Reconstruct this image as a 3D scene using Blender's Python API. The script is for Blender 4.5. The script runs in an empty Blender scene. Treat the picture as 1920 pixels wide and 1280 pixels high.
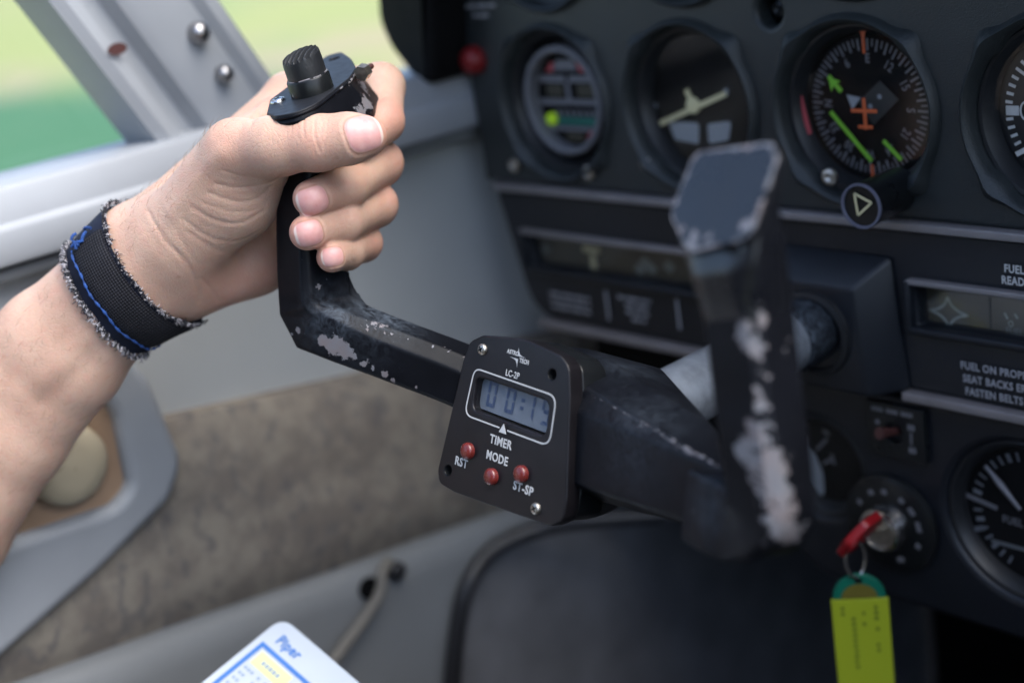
import bpy, bmesh, math, random
import numpy as np
from mathutils import Vector, Matrix, kdtree
from mathutils.bvhtree import BVHTree
random.seed(7); rng = np.random.default_rng(7)
R = math.radians
S = bpy.context.scene
COL = S.collection

# ------------------------------------------------------------------ camera
def gs():
    x = Vector((.89, -.195, 1.0)).normalized()
    z = Vector((-.16, 1.0, .337)); z -= x*z.dot(x); z.normalize()
    return x, z.cross(x), z
XC, YC, ZC = gs()                       # world axes written in camera coordinates
CAMR = Matrix((XC, YC, ZC))             # camera -> world
cam_d = bpy.data.cameras.new('camera'); cam = bpy.data.objects.new('camera', cam_d); COL.objects.link(cam)
cam.matrix_world = CAMR.to_4x4(); S.camera = cam
cam_d.lens = 50; cam_d.sensor_width = 36; cam_d.sensor_fit = 'HORIZONTAL'
cam_d.clip_start = .02; cam_d.clip_end = 20000
cam_d.dof.use_dof = True; cam_d.dof.focus_distance = .582; cam_d.dof.aperture_fstop = 4.0
# ------------------------------------------------------------------ light
SUN_EL, SUN_AZ = R(58), R(75)          # azimuth clockwise from +Y, seen from above
W = bpy.data.worlds.new('World'); S.world = W; W.use_nodes = True
nt = W.node_tree; bg = nt.nodes['Background']
sky = nt.nodes.new('ShaderNodeTexSky'); sky.sky_type = 'NISHITA'; sky.sun_disc = False
sky.sun_elevation = SUN_EL; sky.sun_rotation = SUN_AZ; sky.air_density = 1.0; sky.dust_density = 3.0; sky.ozone_density = 1.2; sky.altitude = 300
nt.links.new(sky.outputs[0], bg.inputs[0]); bg.inputs[1].default_value = .15
sd = Vector((math.sin(SUN_AZ)*math.cos(SUN_EL), math.cos(SUN_AZ)*math.cos(SUN_EL), math.sin(SUN_EL)))
sun_d = bpy.data.lights.new('sun', 'SUN'); sun = bpy.data.objects.new('sun', sun_d); COL.objects.link(sun)
sun.rotation_euler = sd.to_track_quat('Z', 'Y').to_euler(); sun_d.energy = 1.5; sun_d.angle = R(60); sun_d.color = (1, .985, .965)
S.view_settings.view_transform = 'Standard'; S.view_settings.look = 'None'
S.view_settings.exposure = 1.58; S.view_settings.gamma = 1
S.render.engine = 'CYCLES'; S.cycles.use_denoising = True; S.cycles.max_bounces = 8; S.cycles.diffuse_bounces = 4
S.cycles.transparent_max_bounces = 12; S.cycles.caustics_reflective = False; S.cycles.caustics_refractive = False
S.cycles.sample_clamp_indirect = 6

# ------------------------------------------------------------------ pixel and plane helpers
FP = 2667.0
def ray(px, py): return CAMR @ Vector(((px-960)/FP, (640-py)/FP, -1.0))
def P(px, py, d): return ray(px, py)*d
def PY(px, py, y): r = ray(px, py); return r*(y/r.y)
def PX(px, py, x): r = ray(px, py); return r*(x/r.x)
def proj(v):
    c = CAMR.transposed() @ v
    return (960+FP*c.x/-c.z, 640-FP*c.y/-c.z, -c.z)
class Frame:
    def __init__(s, o, u, v, n=None):
        s.o = Vector(o); s.u = Vector(u).normalized(); v = Vector(v); v = v-s.u*v.dot(s.u); s.v = v.normalized()
        s.n = s.u.cross(s.v)
    def pt(s, a, b, h=0): return s.o+s.u*a+s.v*b+s.n*h
    def hit(s, px, py, h=0):
        r = ray(px, py); o = s.o+s.n*h; t = o.dot(s.n)/r.dot(s.n); q = r*t-s.o
        return (q.dot(s.u), q.dot(s.v))
    def at(s, a, b, h=0, rot=0):
        c, n = math.cos(rot), math.sin(rot)
        return Frame(s.pt(a, b, h), s.u*c+s.v*n, s.v*c-s.u*n)
    def mat(s):
        m = Matrix.Identity(4)
        for i, a in enumerate((s.u, s.v, s.n)): m.col[i][:3] = a
        m.col[3][:3] = s.o
        return m
AX, AY, AZ = Vector((1,0,0)), Vector((0,1,0)), Vector((0,0,1))

# ------------------------------------------------------------------ object helpers
def tag(o, label=None, cat=None, group=None, kind=None):
    if label: o['label'] = label
    if cat: o['category'] = cat
    if group: o['group'] = group
    if kind: o['kind'] = kind
    return o
def empty(name, loc, label, cat, group=None):
    o = bpy.data.objects.new(name, None); COL.objects.link(o); o.location = loc; o.empty_display_size = .02
    return tag(o, label, cat, group)
def link(name, me, m, parent=None, smooth=None):
    o = bpy.data.objects.new(name, me); COL.objects.link(o)
    if m is not None and not me.materials: me.materials.append(m)
    if smooth is not None:
        me.polygons.foreach_set('use_smooth', [True]*len(me.polygons))
        if smooth < 179: me.set_sharp_from_angle(angle=R(smooth))
    if parent:
        o.parent = parent
        bpy.context.view_layer.update()
        o.matrix_parent_inverse = parent.matrix_world.inverted()
    return o
def obj(name, bm, m, parent=None, smooth=35):
    bmesh.ops.recalc_face_normals(bm, faces=bm.faces[:])
    me = bpy.data.meshes.new(name); bm.to_mesh(me); bm.free()
    return link(name, me, m, parent, smooth)
NB = bmesh.new
def loft(bm, rings, cap=True, closed=True):
    vs = [[bm.verts.new(p) for p in r] for r in rings]
    n = len(vs[0])
    for a, b in zip(vs, vs[1:]):
        for i in range(n if closed else n-1):
            j = (i+1) % n
            bm.faces.new((a[i], a[j], b[j], b[i]))
    if cap and closed:
        for r in (vs[0][::-1], vs[-1]):
            try: bm.faces.new(r)
            except ValueError: pass
    return vs
def smooth_path(pts, n=8):
    pts = [Vector(p) for p in pts]; out = []
    q = [pts[0]*2-pts[1]]+pts+[pts[-1]*2-pts[-2]]
    for i in range(1, len(q)-2):
        for k in range(n):
            t = k/n; a, b, c, d = q[i-1], q[i], q[i+1], q[i+2]
            out.append(.5*((2*b)+(c-a)*t+(2*a-5*b+4*c-d)*t*t+(3*b-a-3*c+d)*t**3))
    out.append(pts[-1]); return out
def tube(bm, pts, r, n=12, cap=True):
    pts = [Vector(p) for p in pts]; rs = r if isinstance(r, (list, tuple)) else [r]*len(pts)
    up = None; rings = []
    for i, p in enumerate(pts):
        t = (pts[min(i+1, len(pts)-1)]-pts[max(i-1, 0)]).normalized()
        if up is None: up = t.orthogonal().normalized()
        up = (up-t*up.dot(t)).normalized(); s = t.cross(up)
        rings.append([p+(up*math.cos(a)+s*math.sin(a))*rs[i] for a in [2*math.pi*k/n for k in range(n)]])
    loft(bm, rings, cap); return bm
def lathe(bm, fr, prof, n=48, cap0=False, cap1=False):
    rings = []
    for r, h in prof: rings.append([fr.pt(r*math.cos(2*math.pi*k/n), r*math.sin(2*math.pi*k/n), h) for k in range(n)])
    vs = loft(bm, rings, False)
    if cap0: bm.faces.new(vs[0][::-1])
    if cap1: bm.faces.new(vs[-1])
    return bm
def disc(bm, fr, r, h=0, n=48, sy=1):
    bm.faces.new([bm.verts.new(fr.pt(r*math.cos(2*math.pi*k/n), sy*r*math.sin(2*math.pi*k/n), h)) for k in range(n)]); return bm
def poly(bm, fr, pts, h=0, th=None):
    """flat polygon in a frame; with th a prism from h-th up to h"""
    if th is None:
        bm.faces.new([bm.verts.new(fr.pt(a, b, h)) for a, b in pts])
    else:
        loft(bm, [[fr.pt(a, b, h-th) for a, b in pts], [fr.pt(a, b, h) for a, b in pts]])
    return bm
def rect(bm, fr, x0, y0, x1, y1, h=0, th=None): return poly(bm, fr, [(x0,y0),(x1,y0),(x1,y1),(x0,y1)], h, th)
def bar(bm, fr, a, b, w, h=0, th=.0004):
    a, b = Vector(a), Vector(b); d = (b-a).normalized(); s = Vector((-d.y, d.x))*w/2
    return poly(bm, fr, [a-s, b-s, b+s, a+s], h, th)
def box(bm, c, dx, dy, dz, bev=0):
    c = Vector(c); g = [(-1,-1),(1,-1),(1,1),(-1,1)]
    vs = loft(bm, [[c+Vector((sx*dx/2, sy*dy/2, sz*dz/2)) for sx, sy in g] for sz in (-1, 1)])
    if bev:
        es = list({e for r in vs for v in r for e in v.link_edges})
        bmesh.ops.bevel(bm, geom=es, offset=bev, segments=3, affect='EDGES', profile=.5)
    return bm
def hexa(bm, lo, hi, bev=0, seg=3):
    vs = loft(bm, [[Vector(p) for p in lo], [Vector(p) for p in hi]])
    if bev:
        es = list({e for r in vs for v in r for e in v.link_edges})
        bmesh.ops.bevel(bm, geom=es, offset=bev, segments=seg, affect='EDGES', profile=.5)
    return bm
def round_poly(pts, rad, n=8):
    out = []; N = len(pts)
    for i in range(N):
        p = Vector(pts[i]).to_2d(); a = Vector(pts[i-1]).to_2d(); b = Vector(pts[(i+1) % N]).to_2d()
        r = rad[i] if isinstance(rad, (list, tuple)) else rad
        da, db = (a-p), (b-p); la, lb = da.length, db.length; da /= la; db /= lb
        ang = math.acos(max(-1, min(1, da.dot(db)))); t = min(r/math.tan(ang/2), la*.49, lb*.49)
        if r <= 0: out.append((p.x, p.y)); continue
        p0, p1 = p+da*t, p+db*t
        for k in range(n+1):
            s = k/n; q = p0*(1-s)**2+p*2*s*(1-s)+p1*s*s
            # bezier with pulled-out middle, close to a circular arc
            out.append((q.x, q.y))
    return out
def circle(cx, cy, r, n=48): return [(cx+r*math.cos(2*math.pi*k/n), cy+r*math.sin(2*math.pi*k/n)) for k in range(n)]
def plate(fr, outline, holes=(), th=.003, bevel=0, h=0, seg=2):
    """a solid plate with holes: top surface at height h, in frame fr; returns a mesh"""
    cu = bpy.data.curves.new('c', 'CURVE'); cu.dimensions = '2D'; cu.fill_mode = 'BOTH'
    cu.extrude = max(th/2-bevel, 1e-5); cu.bevel_depth = bevel; cu.bevel_resolution = seg; cu.offset = -bevel
    for ring in [outline]+list(holes):
        sp = cu.splines.new('POLY'); sp.points.add(len(ring)-1); sp.use_cyclic_u = True
        for q, (a, b) in zip(sp.points, ring): q.co = (a, b, 0, 1)
    o = bpy.data.objects.new('c', cu); me = bpy.data.meshes.new_from_object(o)
    me.transform(fr.at(0, 0, h-th/2).mat())
    bpy.data.objects.remove(o); bpy.data.curves.remove(cu); return me
def text_mesh(items, name='lettering', th=.0001):
    """items: (string, frame, size, x-scale, bold) -> one mesh of lettering, centred on each frame"""
    bm = NB()
    for s, fr, size, sx, bold in items:
        cu = bpy.data.curves.new('t', 'FONT'); cu.body = s; cu.size = size; cu.align_x = 'CENTER'; cu.align_y = 'CENTER'
        cu.offset = bold; cu.extrude = th/2; cu.resolution_u = 3; cu.space_line = .95; cu.space_character = 1.08
        o = bpy.data.objects.new('t', cu); me = bpy.data.meshes.new_from_object(o)
        me.transform(fr.mat() @ Matrix.Diagonal((sx, 1, 1, 1))); bm.from_mesh(me)
        bpy.data.objects.remove(o); bpy.data.curves.remove(cu); bpy.data.meshes.remove(me)
    me = bpy.data.meshes.new(name); bm.to_mesh(me); bm.free(); return me
def join_meshes(name, mes):
    bm = NB()
    for m in mes: bm.from_mesh(m); bpy.data.meshes.remove(m)
    me = bpy.data.meshes.new(name); bm.to_mesh(me); bm.free(); return me
def bevel_mod(o, w, seg=3, ang=35):
    m = o.modifiers.new('bevel', 'BEVEL'); m.width = w; m.segments = seg; m.limit_method = 'ANGLE'; m.angle_limit = R(ang); m.harden_normals = False
    return o

# ------------------------------------------------------------------ materials
def new_mat(name):
    m = bpy.data.materials.new(name); m.use_nodes = True
    return m, m.node_tree, m.node_tree.nodes['Principled BSDF']
def nd(t, typ, **kw):
    n = t.nodes.new(typ)
    for k, v in kw.items():
        if k in n.inputs: n.inputs[k].default_value = v
        else: setattr(n, k, v)
    return n
def math_n(t, op, a, b=None, c=None):
    n = t.nodes.new('ShaderNodeMath'); n.operation = op
    for i, v in enumerate((a, b, c)):
        if v is None: continue
        if isinstance(v, (int, float)): n.inputs[i].default_value = v
        else: t.links.new(v, n.inputs[i])
    return n.outputs[0]
def mix_col(t, fac, a, b):
    n = t.nodes.new('ShaderNodeMix'); n.data_type = 'RGBA'
    for sock, v in ((n.inputs[0], fac), (n.inputs[6], a), (n.inputs[7], b)):
        if isinstance(v, (int, float)): sock.default_value = v
        elif isinstance(v, tuple): sock.default_value = (*v, 1) if len(v) == 3 else v
        else: t.links.new(v, sock)
    return n.outputs[2]
def noise(t, scale, detail=3, rough=.55, vec=None, dist=0):
    n = nd(t, 'ShaderNodeTexNoise', Scale=scale, Detail=detail, Roughness=rough, Distortion=dist)
    if vec is None: vec = nd(t, 'ShaderNodeTexCoord').outputs['Object']
    t.links.new(vec, n.inputs['Vector']); return n.outputs['Fac']
def ramp(t, fac, lo, hi):
    n = t.nodes.new('ShaderNodeMapRange'); n.inputs[1].default_value = lo; n.inputs[2].default_value = hi; n.clamp = True
    t.links.new(fac, n.inputs[0]); return n.outputs[0]
def bump(t, height, strength, dist, prev=None):
    n = nd(t, 'ShaderNodeBump', Strength=strength, Distance=dist); t.links.new(height, n.inputs['Height'])
    if prev is not None: t.links.new(prev, n.inputs['Normal'])
    return n.outputs[0]
def mat(name, col, rough=.5, metal=0, spec=.5, var=.12, vscale=30, bscale=0, bstr=.3, bdist=.001, rvar=.1, coat=0):
    m, t, b = new_mat(name)
    n = noise(t, vscale, 4)
    dark = tuple(c*(1-var) for c in col); lite = tuple(min(1, c*(1+var)) for c in col)
    t.links.new(mix_col(t, ramp(t, n, .3, .7), dark, lite), b.inputs['Base Color'])
    rn = noise(t, vscale*2.3, 4)
    t.links.new(math_n(t, 'MULTIPLY_ADD', rn, rvar*2, rough-rvar), b.inputs['Roughness'])
    b.inputs['Metallic'].default_value = metal; b.inputs['Specular IOR Level'].default_value = spec
    b.inputs['Coat Weight'].default_value = coat; b.inputs['Coat Roughness'].default_value = .15
    if bscale:
        t.links.new(bump(t, noise(t, bscale, 3), bstr, bdist), b.inputs['Normal'])
    return m
def emit_mat(name, col, s):
    m, t, b = new_mat(name); b.inputs['Base Color'].default_value = (*col, 1)
    b.inputs['Emission Color'].default_value = (*col, 1); b.inputs['Emission Strength'].default_value = s; return m
def glass_mat(name, tint=(1,1,1), rough=.02, ior=1.45, haze=0):
    m, t, b = new_mat(name); t.nodes.remove(b)
    tr = nd(t, 'ShaderNodeBsdfTransparent'); tr.inputs[0].default_value = (*tint, 1)
    gl = nd(t, 'ShaderNodeBsdfGlossy', Roughness=rough); fr = nd(t, 'ShaderNodeFresnel')
    t.links.new(math_n(t, 'MULTIPLY_ADD', nd(t, 'ShaderNodeNewGeometry').outputs['Backfacing'], 1/ior-ior, ior), fr.inputs['IOR'])
    mx = nd(t, 'ShaderNodeMixShader'); t.links.new(fr.outputs[0], mx.inputs[0]); t.links.new(tr.outputs[0], mx.inputs[1]); t.links.new(gl.outputs[0], mx.inputs[2])
    t.links.new(mx.outputs[0], t.nodes['Material Output'].inputs[0]); return m
def worn_mat(name, col=(.0040,.0044,.0062), rough=.42, metal_col=(.19,.19,.205), spec=.15):
    """black paint with chips down to the metal, guided by the 'wear' attribute; scuffs by 'scuff'"""
    m, t, b = new_mat(name)
    at = nd(t, 'ShaderNodeAttribute', attribute_name='wear'); sc = nd(t, 'ShaderNodeAttribute', attribute_name='scuff')
    n1 = noise(t, 260, 7, .7); n2 = noise(t, 900, 3)
    w = math_n(t, 'ADD', at.outputs['Fac'], math_n(t, 'MULTIPLY_ADD', n1, 2.2, -1.1))
    w = math_n(t, 'ADD', w, math_n(t, 'MULTIPLY_ADD', n2, .3, -.15))
    chip = ramp(t, w, .49, .53)
    dust = ramp(t, noise(t, 2600, 2), .745, .76)
    dust = math_n(t, 'MULTIPLY', dust, .28)
    scn = math_n(t, 'MULTIPLY', sc.outputs['Fac'], ramp(t, noise(t, 160, 8, .7, dist=1.5), .38, .75))
    c0 = mix_col(t, ramp(t, noise(t, 40, 4), .35, .7), col, tuple(c*1.7 for c in col))
    c1 = mix_col(t, math_n(t, 'MULTIPLY', scn, .55), c0, (.22,.27,.33))
    c1 = mix_col(t, dust, c1, (.45,.45,.47))
    mc = mix_col(t, ramp(t, noise(t, 120, 4), .4, .65), metal_col, (.20,.17,.17))
    t.links.new(mix_col(t, chip, c1, mc), b.inputs['Base Color'])
    t.links.new(math_n(t, 'MULTIPLY', chip, .25), b.inputs['Metallic']); b.inputs['Specular IOR Level'].default_value = spec
    rr = math_n(t, 'MULTIPLY_ADD', noise(t, 70, 5), .3, rough-.15)
    rr = math_n(t, 'MULTIPLY_ADD', scn, .2, rr)
    t.links.new(math_n(t, 'MULTIPLY_ADD', chip, .12, rr), b.inputs['Roughness'])
    hn = math_n(t, 'MULTIPLY_ADD', chip, -1.0, math_n(t, 'MULTIPLY', noise(t, 500, 3), .25))
    t.links.new(bump(t, hn, .35, .0004), b.inputs['Normal'])
    return m

M = {}
M['black_plastic'] = mat('black plastic', (.012,.013,.015), .42, var=.2, vscale=25, bscale=900, bstr=.25, bdist=.0004)
M['panel_vinyl'] = mat('dark panel vinyl', (.020,.0245,.026), .42, spec=.5, var=.15, vscale=12, bscale=1300, bstr=.5, bdist=.0006)
M['panel_paint'] = mat('dark panel paint', (.0085,.0105,.015), .42, spec=.45, var=.2, vscale=14, bscale=1500, bstr=.2, bdist=.0003)
M['matte_black'] = mat('matte black', (.004,.004,.0045), .7, spec=.15, var=.3)
M['gloss_black'] = mat('gloss black', (.008,.009,.010), .30, var=.3, rvar=.08, spec=.35)
M['plate_black'] = mat('satin black plate', (.010,.011,.014), .50, var=.3, vscale=120, spec=.3)
M['trim'] = mat('brushed trim', (.24,.22,.22), .42, metal=.2, var=.12, vscale=60)
M['steel'] = mat('polished steel', (.62,.6,.58), .22, metal=1, var=.1, vscale=200)
M['rivet'] = mat('rivet metal', (.34,.33,.33), .28, metal=1, var=.2, vscale=300)
M['dull_steel'] = mat('dull steel', (.5,.46,.40), .38, metal=1, var=.2, vscale=500)
M['wall_grey'] = mat('grey wall vinyl', (.42,.435,.435), .55, var=.06, vscale=9, bscale=700, bstr=.2, bdist=.0005)
M['pocket_grey'] = mat('shaded grey vinyl', (.20,.21,.215), .55, var=.08, vscale=9, bscale=700, bstr=.2, bdist=.0005)  # wall vinyl in a darker grey, shade of the lower wall put into the colour
M['kick'] = mat('shade grey kick panel', (.17,.172,.18), .9, var=.2, bscale=800, bstr=.6)  # darker than the wall: footwell shade put into the panel's colour
M['frame_grey'] = mat('pale grey paint', (.30,.315,.335), .50, var=.10, vscale=10, bscale=60, bstr=.1, bdist=.001)
M['white_paint'] = mat('white painting', (.26,.285,.31), .5, var=.04)
M['ink_white'] = mat('white ink', (.55,.55,.54), .5, var=.08, vscale=300)
M['ink_grey'] = mat('grey ink', (.15,.15,.165), .5, var=.08, vscale=300)
M['ink_placard'] = mat('placard ink', (.33,.33,.35), .5)
M['red'] = mat('red button', (.15,.020,.016), .28, var=.15, vscale=200, coat=.5)
M['red_knob'] = mat('red knob', (.30,.010,.014), .35)
M['orange'] = mat('orange marking', (.55,.10,.025), .5)
M['green_ink'] = mat('bright green marking', (.17,.46,.03), .5)
M['teal'] = mat('teal strip', (.01,.13,.10), .5)
M['flag_red'] = mat('red flag', (.42,.07,.08), .5)
M['yellow_ink'] = mat('pale yellow marking', (.62,.56,.33), .5)
M['olive'] = mat('dim olive display', (.05,.045,.03), .4)
M['tan'] = mat('tan plate', (.32,.21,.135), .5, var=.08)
M['beige'] = mat('beige knob', (.50,.42,.29), .4, var=.06)
M['cord'] = mat('grey cord', (.17,.16,.14), .8, var=.15, vscale=300)
M['rubber'] = mat('black rubber', (.018,.018,.02), .4, var=.2)
M['glass'] = glass_mat('instrument glass')
M['window'] = glass_mat('window acrylic', (.97,.985,.98), .01, 1.35)
M['worn'] = worn_mat('worn black paint')
M['worn_gloss'] = worn_mat('worn glossy black paint', rough=.30, spec=.75)
M['anod'] = mat('black anodised aluminium', (.0085,.0075,.009), .36, spec=.35, var=.25, vscale=60, bscale=1500, bstr=.12, bdist=.0002, rvar=.06)
M['lcd'] = mat('liquid crystal', (.17,.20,.24), .25, var=.1, vscale=150, rvar=.05)
M['lcd_dark'] = mat('liquid crystal segments', (.045,.075,.15), .3)
M['shaft'] = mat('dull grey tube', (.30,.33,.37), .42, metal=.5, var=.3, vscale=90, bscale=400, bstr=.2)
M['dark_floor'] = mat('dark carpet', (.02,.02,.021), .9, var=.3, bscale=800, bstr=.6)
M['headliner'] = mat('darkened cabin lining', (.10,.095,.09), .85)  # darkened so that the black yoke reflects a dim cabin
M['brown'] = mat('rust brown pin', (.06,.02,.018), .5)
M['tag_green'] = mat('green tag plastic', (.003,.13,.08), .35)
M['card'] = mat('white card', (.42,.47,.53), .35, var=.03)
M['blue_ink'] = mat('blue ink', (.03,.14,.42), .5)
M['card_yellow'] = mat('yellow label', (.65,.65,.30), .5)
def tag_yellow():
    m, t, b = new_mat('yellow tag'); b.inputs['Base Color'].default_value = (.33,.40,.02,1); b.inputs['Roughness'].default_value = .4; return m
M['tag_yellow'] = tag_yellow()
def tweed():
    m, t, b = new_mat('brown mottled cloth')
    n = noise(t, 48, 5, .6); n2 = noise(t, 1200, 2); mp_ = nd(t, 'ShaderNodeMapping'); mp_.inputs['Scale'].default_value = (1, 1.6, 1); t.links.new(nd(t, 'ShaderNodeTexCoord').outputs['Object'], mp_.inputs[0]); n3 = noise(t, 62, 5, .55, vec=mp_.outputs[0], dist=.4)
    c = mix_col(t, ramp(t, n, .40, .62), (.225,.195,.165), (.345,.305,.245))
    c = mix_col(t, math_n(t, 'MULTIPLY', ramp(t, n3, .52, .66), .55), c, (.11,.11,.125))
    c = mix_col(t, math_n(t, 'MULTIPLY', n2, .35), c, (.17,.14,.115))
    t.links.new(c, b.inputs['Base Color']); b.inputs['Roughness'].default_value = .9; b.inputs['Specular IOR Level'].default_value = .15
    t.links.new(bump(t, n2, .6, .001), b.inputs['Normal']); return m
M['tweed'] = tweed()
def fields():
    m, t, b = new_mat('farm fields')
    tc = nd(t, 'ShaderNodeTexCoord').outputs['Object']
    v = nd(t, 'ShaderNodeTexVoronoi', Scale=.0042); v.distance = 'CHEBYCHEV'; t.links.new(tc, v.inputs['Vector'])
    cr = nd(t, 'ShaderNodeValToRGB'); sep = nd(t, 'ShaderNodeSeparateColor'); t.links.new(v.outputs['Color'], sep.inputs[0]); t.links.new(sep.outputs[0], cr.inputs[0])
    e = cr.color_ramp; e.interpolation = 'CONSTANT'
    cols = [(0,(.085,.115,.025)), (.25,(.02,.075,.03)), (.45,(.115,.13,.035)), (.62,(.12,.10,.06)), (.75,(.03,.09,.035)), (.88,(.13,.135,.04))]
    while len(e.elements) < len(cols): e.elements.new(.5)
    for el, (p, c) in zip(e.elements, cols): el.position = p; el.color = (*c, 1)
    c = mix_col(t, math_n(t, 'MULTIPLY', noise(t, .02, 5), .5), cr.outputs[0], (.06,.10,.025))
    c = mix_col(t, .55, c, (.34,.37,.13))
    sb = nd(t, 'ShaderNodeVectorMath', operation='DISTANCE'); t.links.new(tc, sb.inputs[0]); sb.inputs[1].default_value = (-1050, 150, 0)
    dn = math_n(t, 'MULTIPLY_ADD', noise(t, .006, 4), 260, sb.outputs['Value'])
    c = mix_col(t, math_n(t, 'MULTIPLY', ramp(t, dn, 900, 650), ramp(t, noise(t, .008, 3), .42, .60)), c, (.30,.23,.16))
    c = mix_col(t, ramp(t, dn, 640, 470), c, (.035,.125,.05))
    t.links.new(c, b.inputs['Base Color']); b.inputs['Roughness'].default_value = .9; return m
M['fields'] = fields()

# ------------------------------------------------------------------ the ground far below
bm = NB(); bmesh.ops.create_grid(bm, x_segments=4, y_segments=4, size=12000)
g = obj('ground', bm, M['fields'], smooth=None); g.location = (0, 0, -130); tag(g, 'patchwork of green and yellow farm fields far below', 'ground', kind='structure')

# ------------------------------------------------------------------ cabin shell
XW, YP = -.69, .54
def shell(name, c, d, m, label, cat):
    return tag(obj(name, box(NB(), c, *d), m, smooth=None), label, cat, kind='structure')
shell('floor', (-.1, .0, -.80), (1.5, 2.4, .04), M['dark_floor'], 'dark floor of the cabin', 'floor')
shell('firewall', (-.1, 1.0, -.40), (1.5, .04, .80), M['matte_black'], 'black firewall at the end of the footwell', 'wall')
shell('roof', (-.1, -.95, .40), (1.5, .6, .03), M['headliner'], 'dark headliner over the seats', 'roof')
shell('wall_right', (.62, .0, -.45), (.04, 2.0, .70), M['headliner'], 'grey side wall on the passenger side', 'wall')
shell('wall_rear', (-.1, -1.25, -.15), (1.5, .04, 1.2), M['headliner'], 'darkened wall behind the seats', 'wall')

# unseen pilot's seat, added to block bright reflections on the black yoke
st_ = empty('blocker_seat', (-.40, -.42, -.78), 'unseen dark seat added in front of the rear wall to block reflections', 'seat')
bm = box(NB(), (-.42, -.20, -.62), .46, .46, .14, .04); obj('cushion', bm, M['dark_floor'], st_, 60)
bm = hexa(NB(), [(-.65,-.46,-.56),(-.19,-.46,-.56),(-.19,-.34,-.56),(-.65,-.34,-.56)], [(-.60,-.60,.08),(-.24,-.60,.08),(-.24,-.49,.08),(-.60,-.49,.08)], .035, 4); obj('backrest', bm, M['dark_floor'], st_, 60)
bm = box(NB(), (-.42, -.57, .19), .26, .09, .16, .035); obj('headrest', bm, M['dark_floor'], st_, 60)
# left side wall -----------------------------------------------------------
wall = empty('cabin_side_wall', (XW, .3, -.78), 'grey cabin side wall with window sill and cloth panel, left of the yoke', 'side wall')
FW = Frame((0, 0, 0), AY, AZ)            # a = y, b = z, h = x
def wp(px, py, x): q = PX(px, py, x); return (q.y, q.z)
me = plate(FW, [(-1.2,-.80),(1.0,-.80),(1.0,-.30),(.75,-.145),(-.50,-.145),(-.58,.38),(-1.2,.38)], th=.02, h=XW-.012); link('wall_panel', me, M['wall_grey'], wall, 35)
# sill: a rounded ledge with a lip
prof = [(-.745,-.113),(-.700,-.1095),(-.684,-.1095),(-.6805,-.1105),(-.679,-.113),(-.6765,-.127),(-.6745,-.1285),(-.6735,-.131),(-.6735,-.1435),(-.6745,-.1465),(-.690,-.149),(-.745,-.149)]
bm = NB(); ys = np.linspace(-1.2, .80, 30)
loft(bm, [[Vector((x, y, z-.004*max(0,(y-.35)))) for x, z in prof] for y in ys]); obj('window_sill', bm, M['frame_grey'], wall, 40)
bm = NB(); tube(bm, [Vector((-.687, y, -.1535)) for y in (-1.2, -.4, .2, .8)], .0035); obj('sill_seal', bm, M['pocket_grey'], wall)
# windshield pillar, channel-shaped, slanting back as it rises
a0, b0 = Vector((.338, -.113)), Vector((.4225, -.1)); dirp = Vector((-.043, .0844)).normalized()
prof = [(0,-.012),(.003,.006),(.010,.008),(.017,.006),(.021,-.004),(.031,-.006),(.036,.003),(.043,.006),(.072,.006),(.078,.010),(.086,.009),(.0895,-.002),(.0895,-.015)]
bm = NB(); rings = []
for s in np.linspace(-.03, .55, 14):
    c = Vector((.338, -.113))+dirp*s
    rings.append([Vector((XW-.004+h+.03*max(0, s), c.x+w, c.y-.0+.0*w)) for w, h in prof]+[Vector((XW-.03+.03*max(0, s), c.x+w, c.y)) for w in (.0895, 0)])
loft(bm, rings); pil = obj('window_pillar', bm, M['frame_grey'], wall, 30)
for px, py, r in ((375, 62, .0056), (423, 139, .0046)):
    q = PX(px, py, XW+.008); fr = Frame(q, AY, AZ)
    bm = lathe(NB(), fr, [(r*1.05,-.003),(r,.0005),(r*.88,r*.42),(r*.6,r*.68),(r*.3,r*.8),(.0002,r*.84)], 24); obj('rivet', bm, M['rivet'], pil, 60)
q = PX(218, 92, XW+.006)
bm = disc(NB(), Frame(q, AY, AZ), .0055, .0012, 20, .55); obj('paint_chip', bm, M['brown'], pil)
# panes
bm = NB(); rect(bm, FW, -.56, -.115, .345, .40, XW-.035); obj('window_pane', bm, M['window'], wall)
bm = NB(); v = [Vector((XW-.03,.40,-.10)), Vector((.62,.40+.25,-.0)), Vector((.62,.15,.40)), Vector((XW-.03,.13,.40))]
v = [Vector((XW-.03,.85,-.13)), Vector((.62,.85,-.13)), Vector((.62,.14,.40)), Vector((XW-.03,.14,.40))]
bm.faces.new([bm.verts.new(q) for q in v]); obj('windscreen', bm, M['window'], wall)
# cloth pad (puffed band that narrows forward)
bm = NB(); rings = []
for y in np.linspace(-.5, .80, 60):
    zt = -.257-(y-.311)*.16; zb = -.361-(y-.202)*.134
    ring = []
    for k in range(17):
        s = k/16; z = zb+(zt-zb)*s; puff = .004+.011*(1-abs(2*s-1)**3.2)
        ring.append(Vector((XW-.004+puff+.0008*math.sin(37*y+5*s)*math.sin(23*y*s+2), y, z)))
    ring += [Vector((XW-.012, y, zt)), Vector((XW-.012, y, zb))]
    rings.append(ring)
loft(bm, rings); obj('cloth_panel', bm, M['tweed'], wall, 50)
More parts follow.
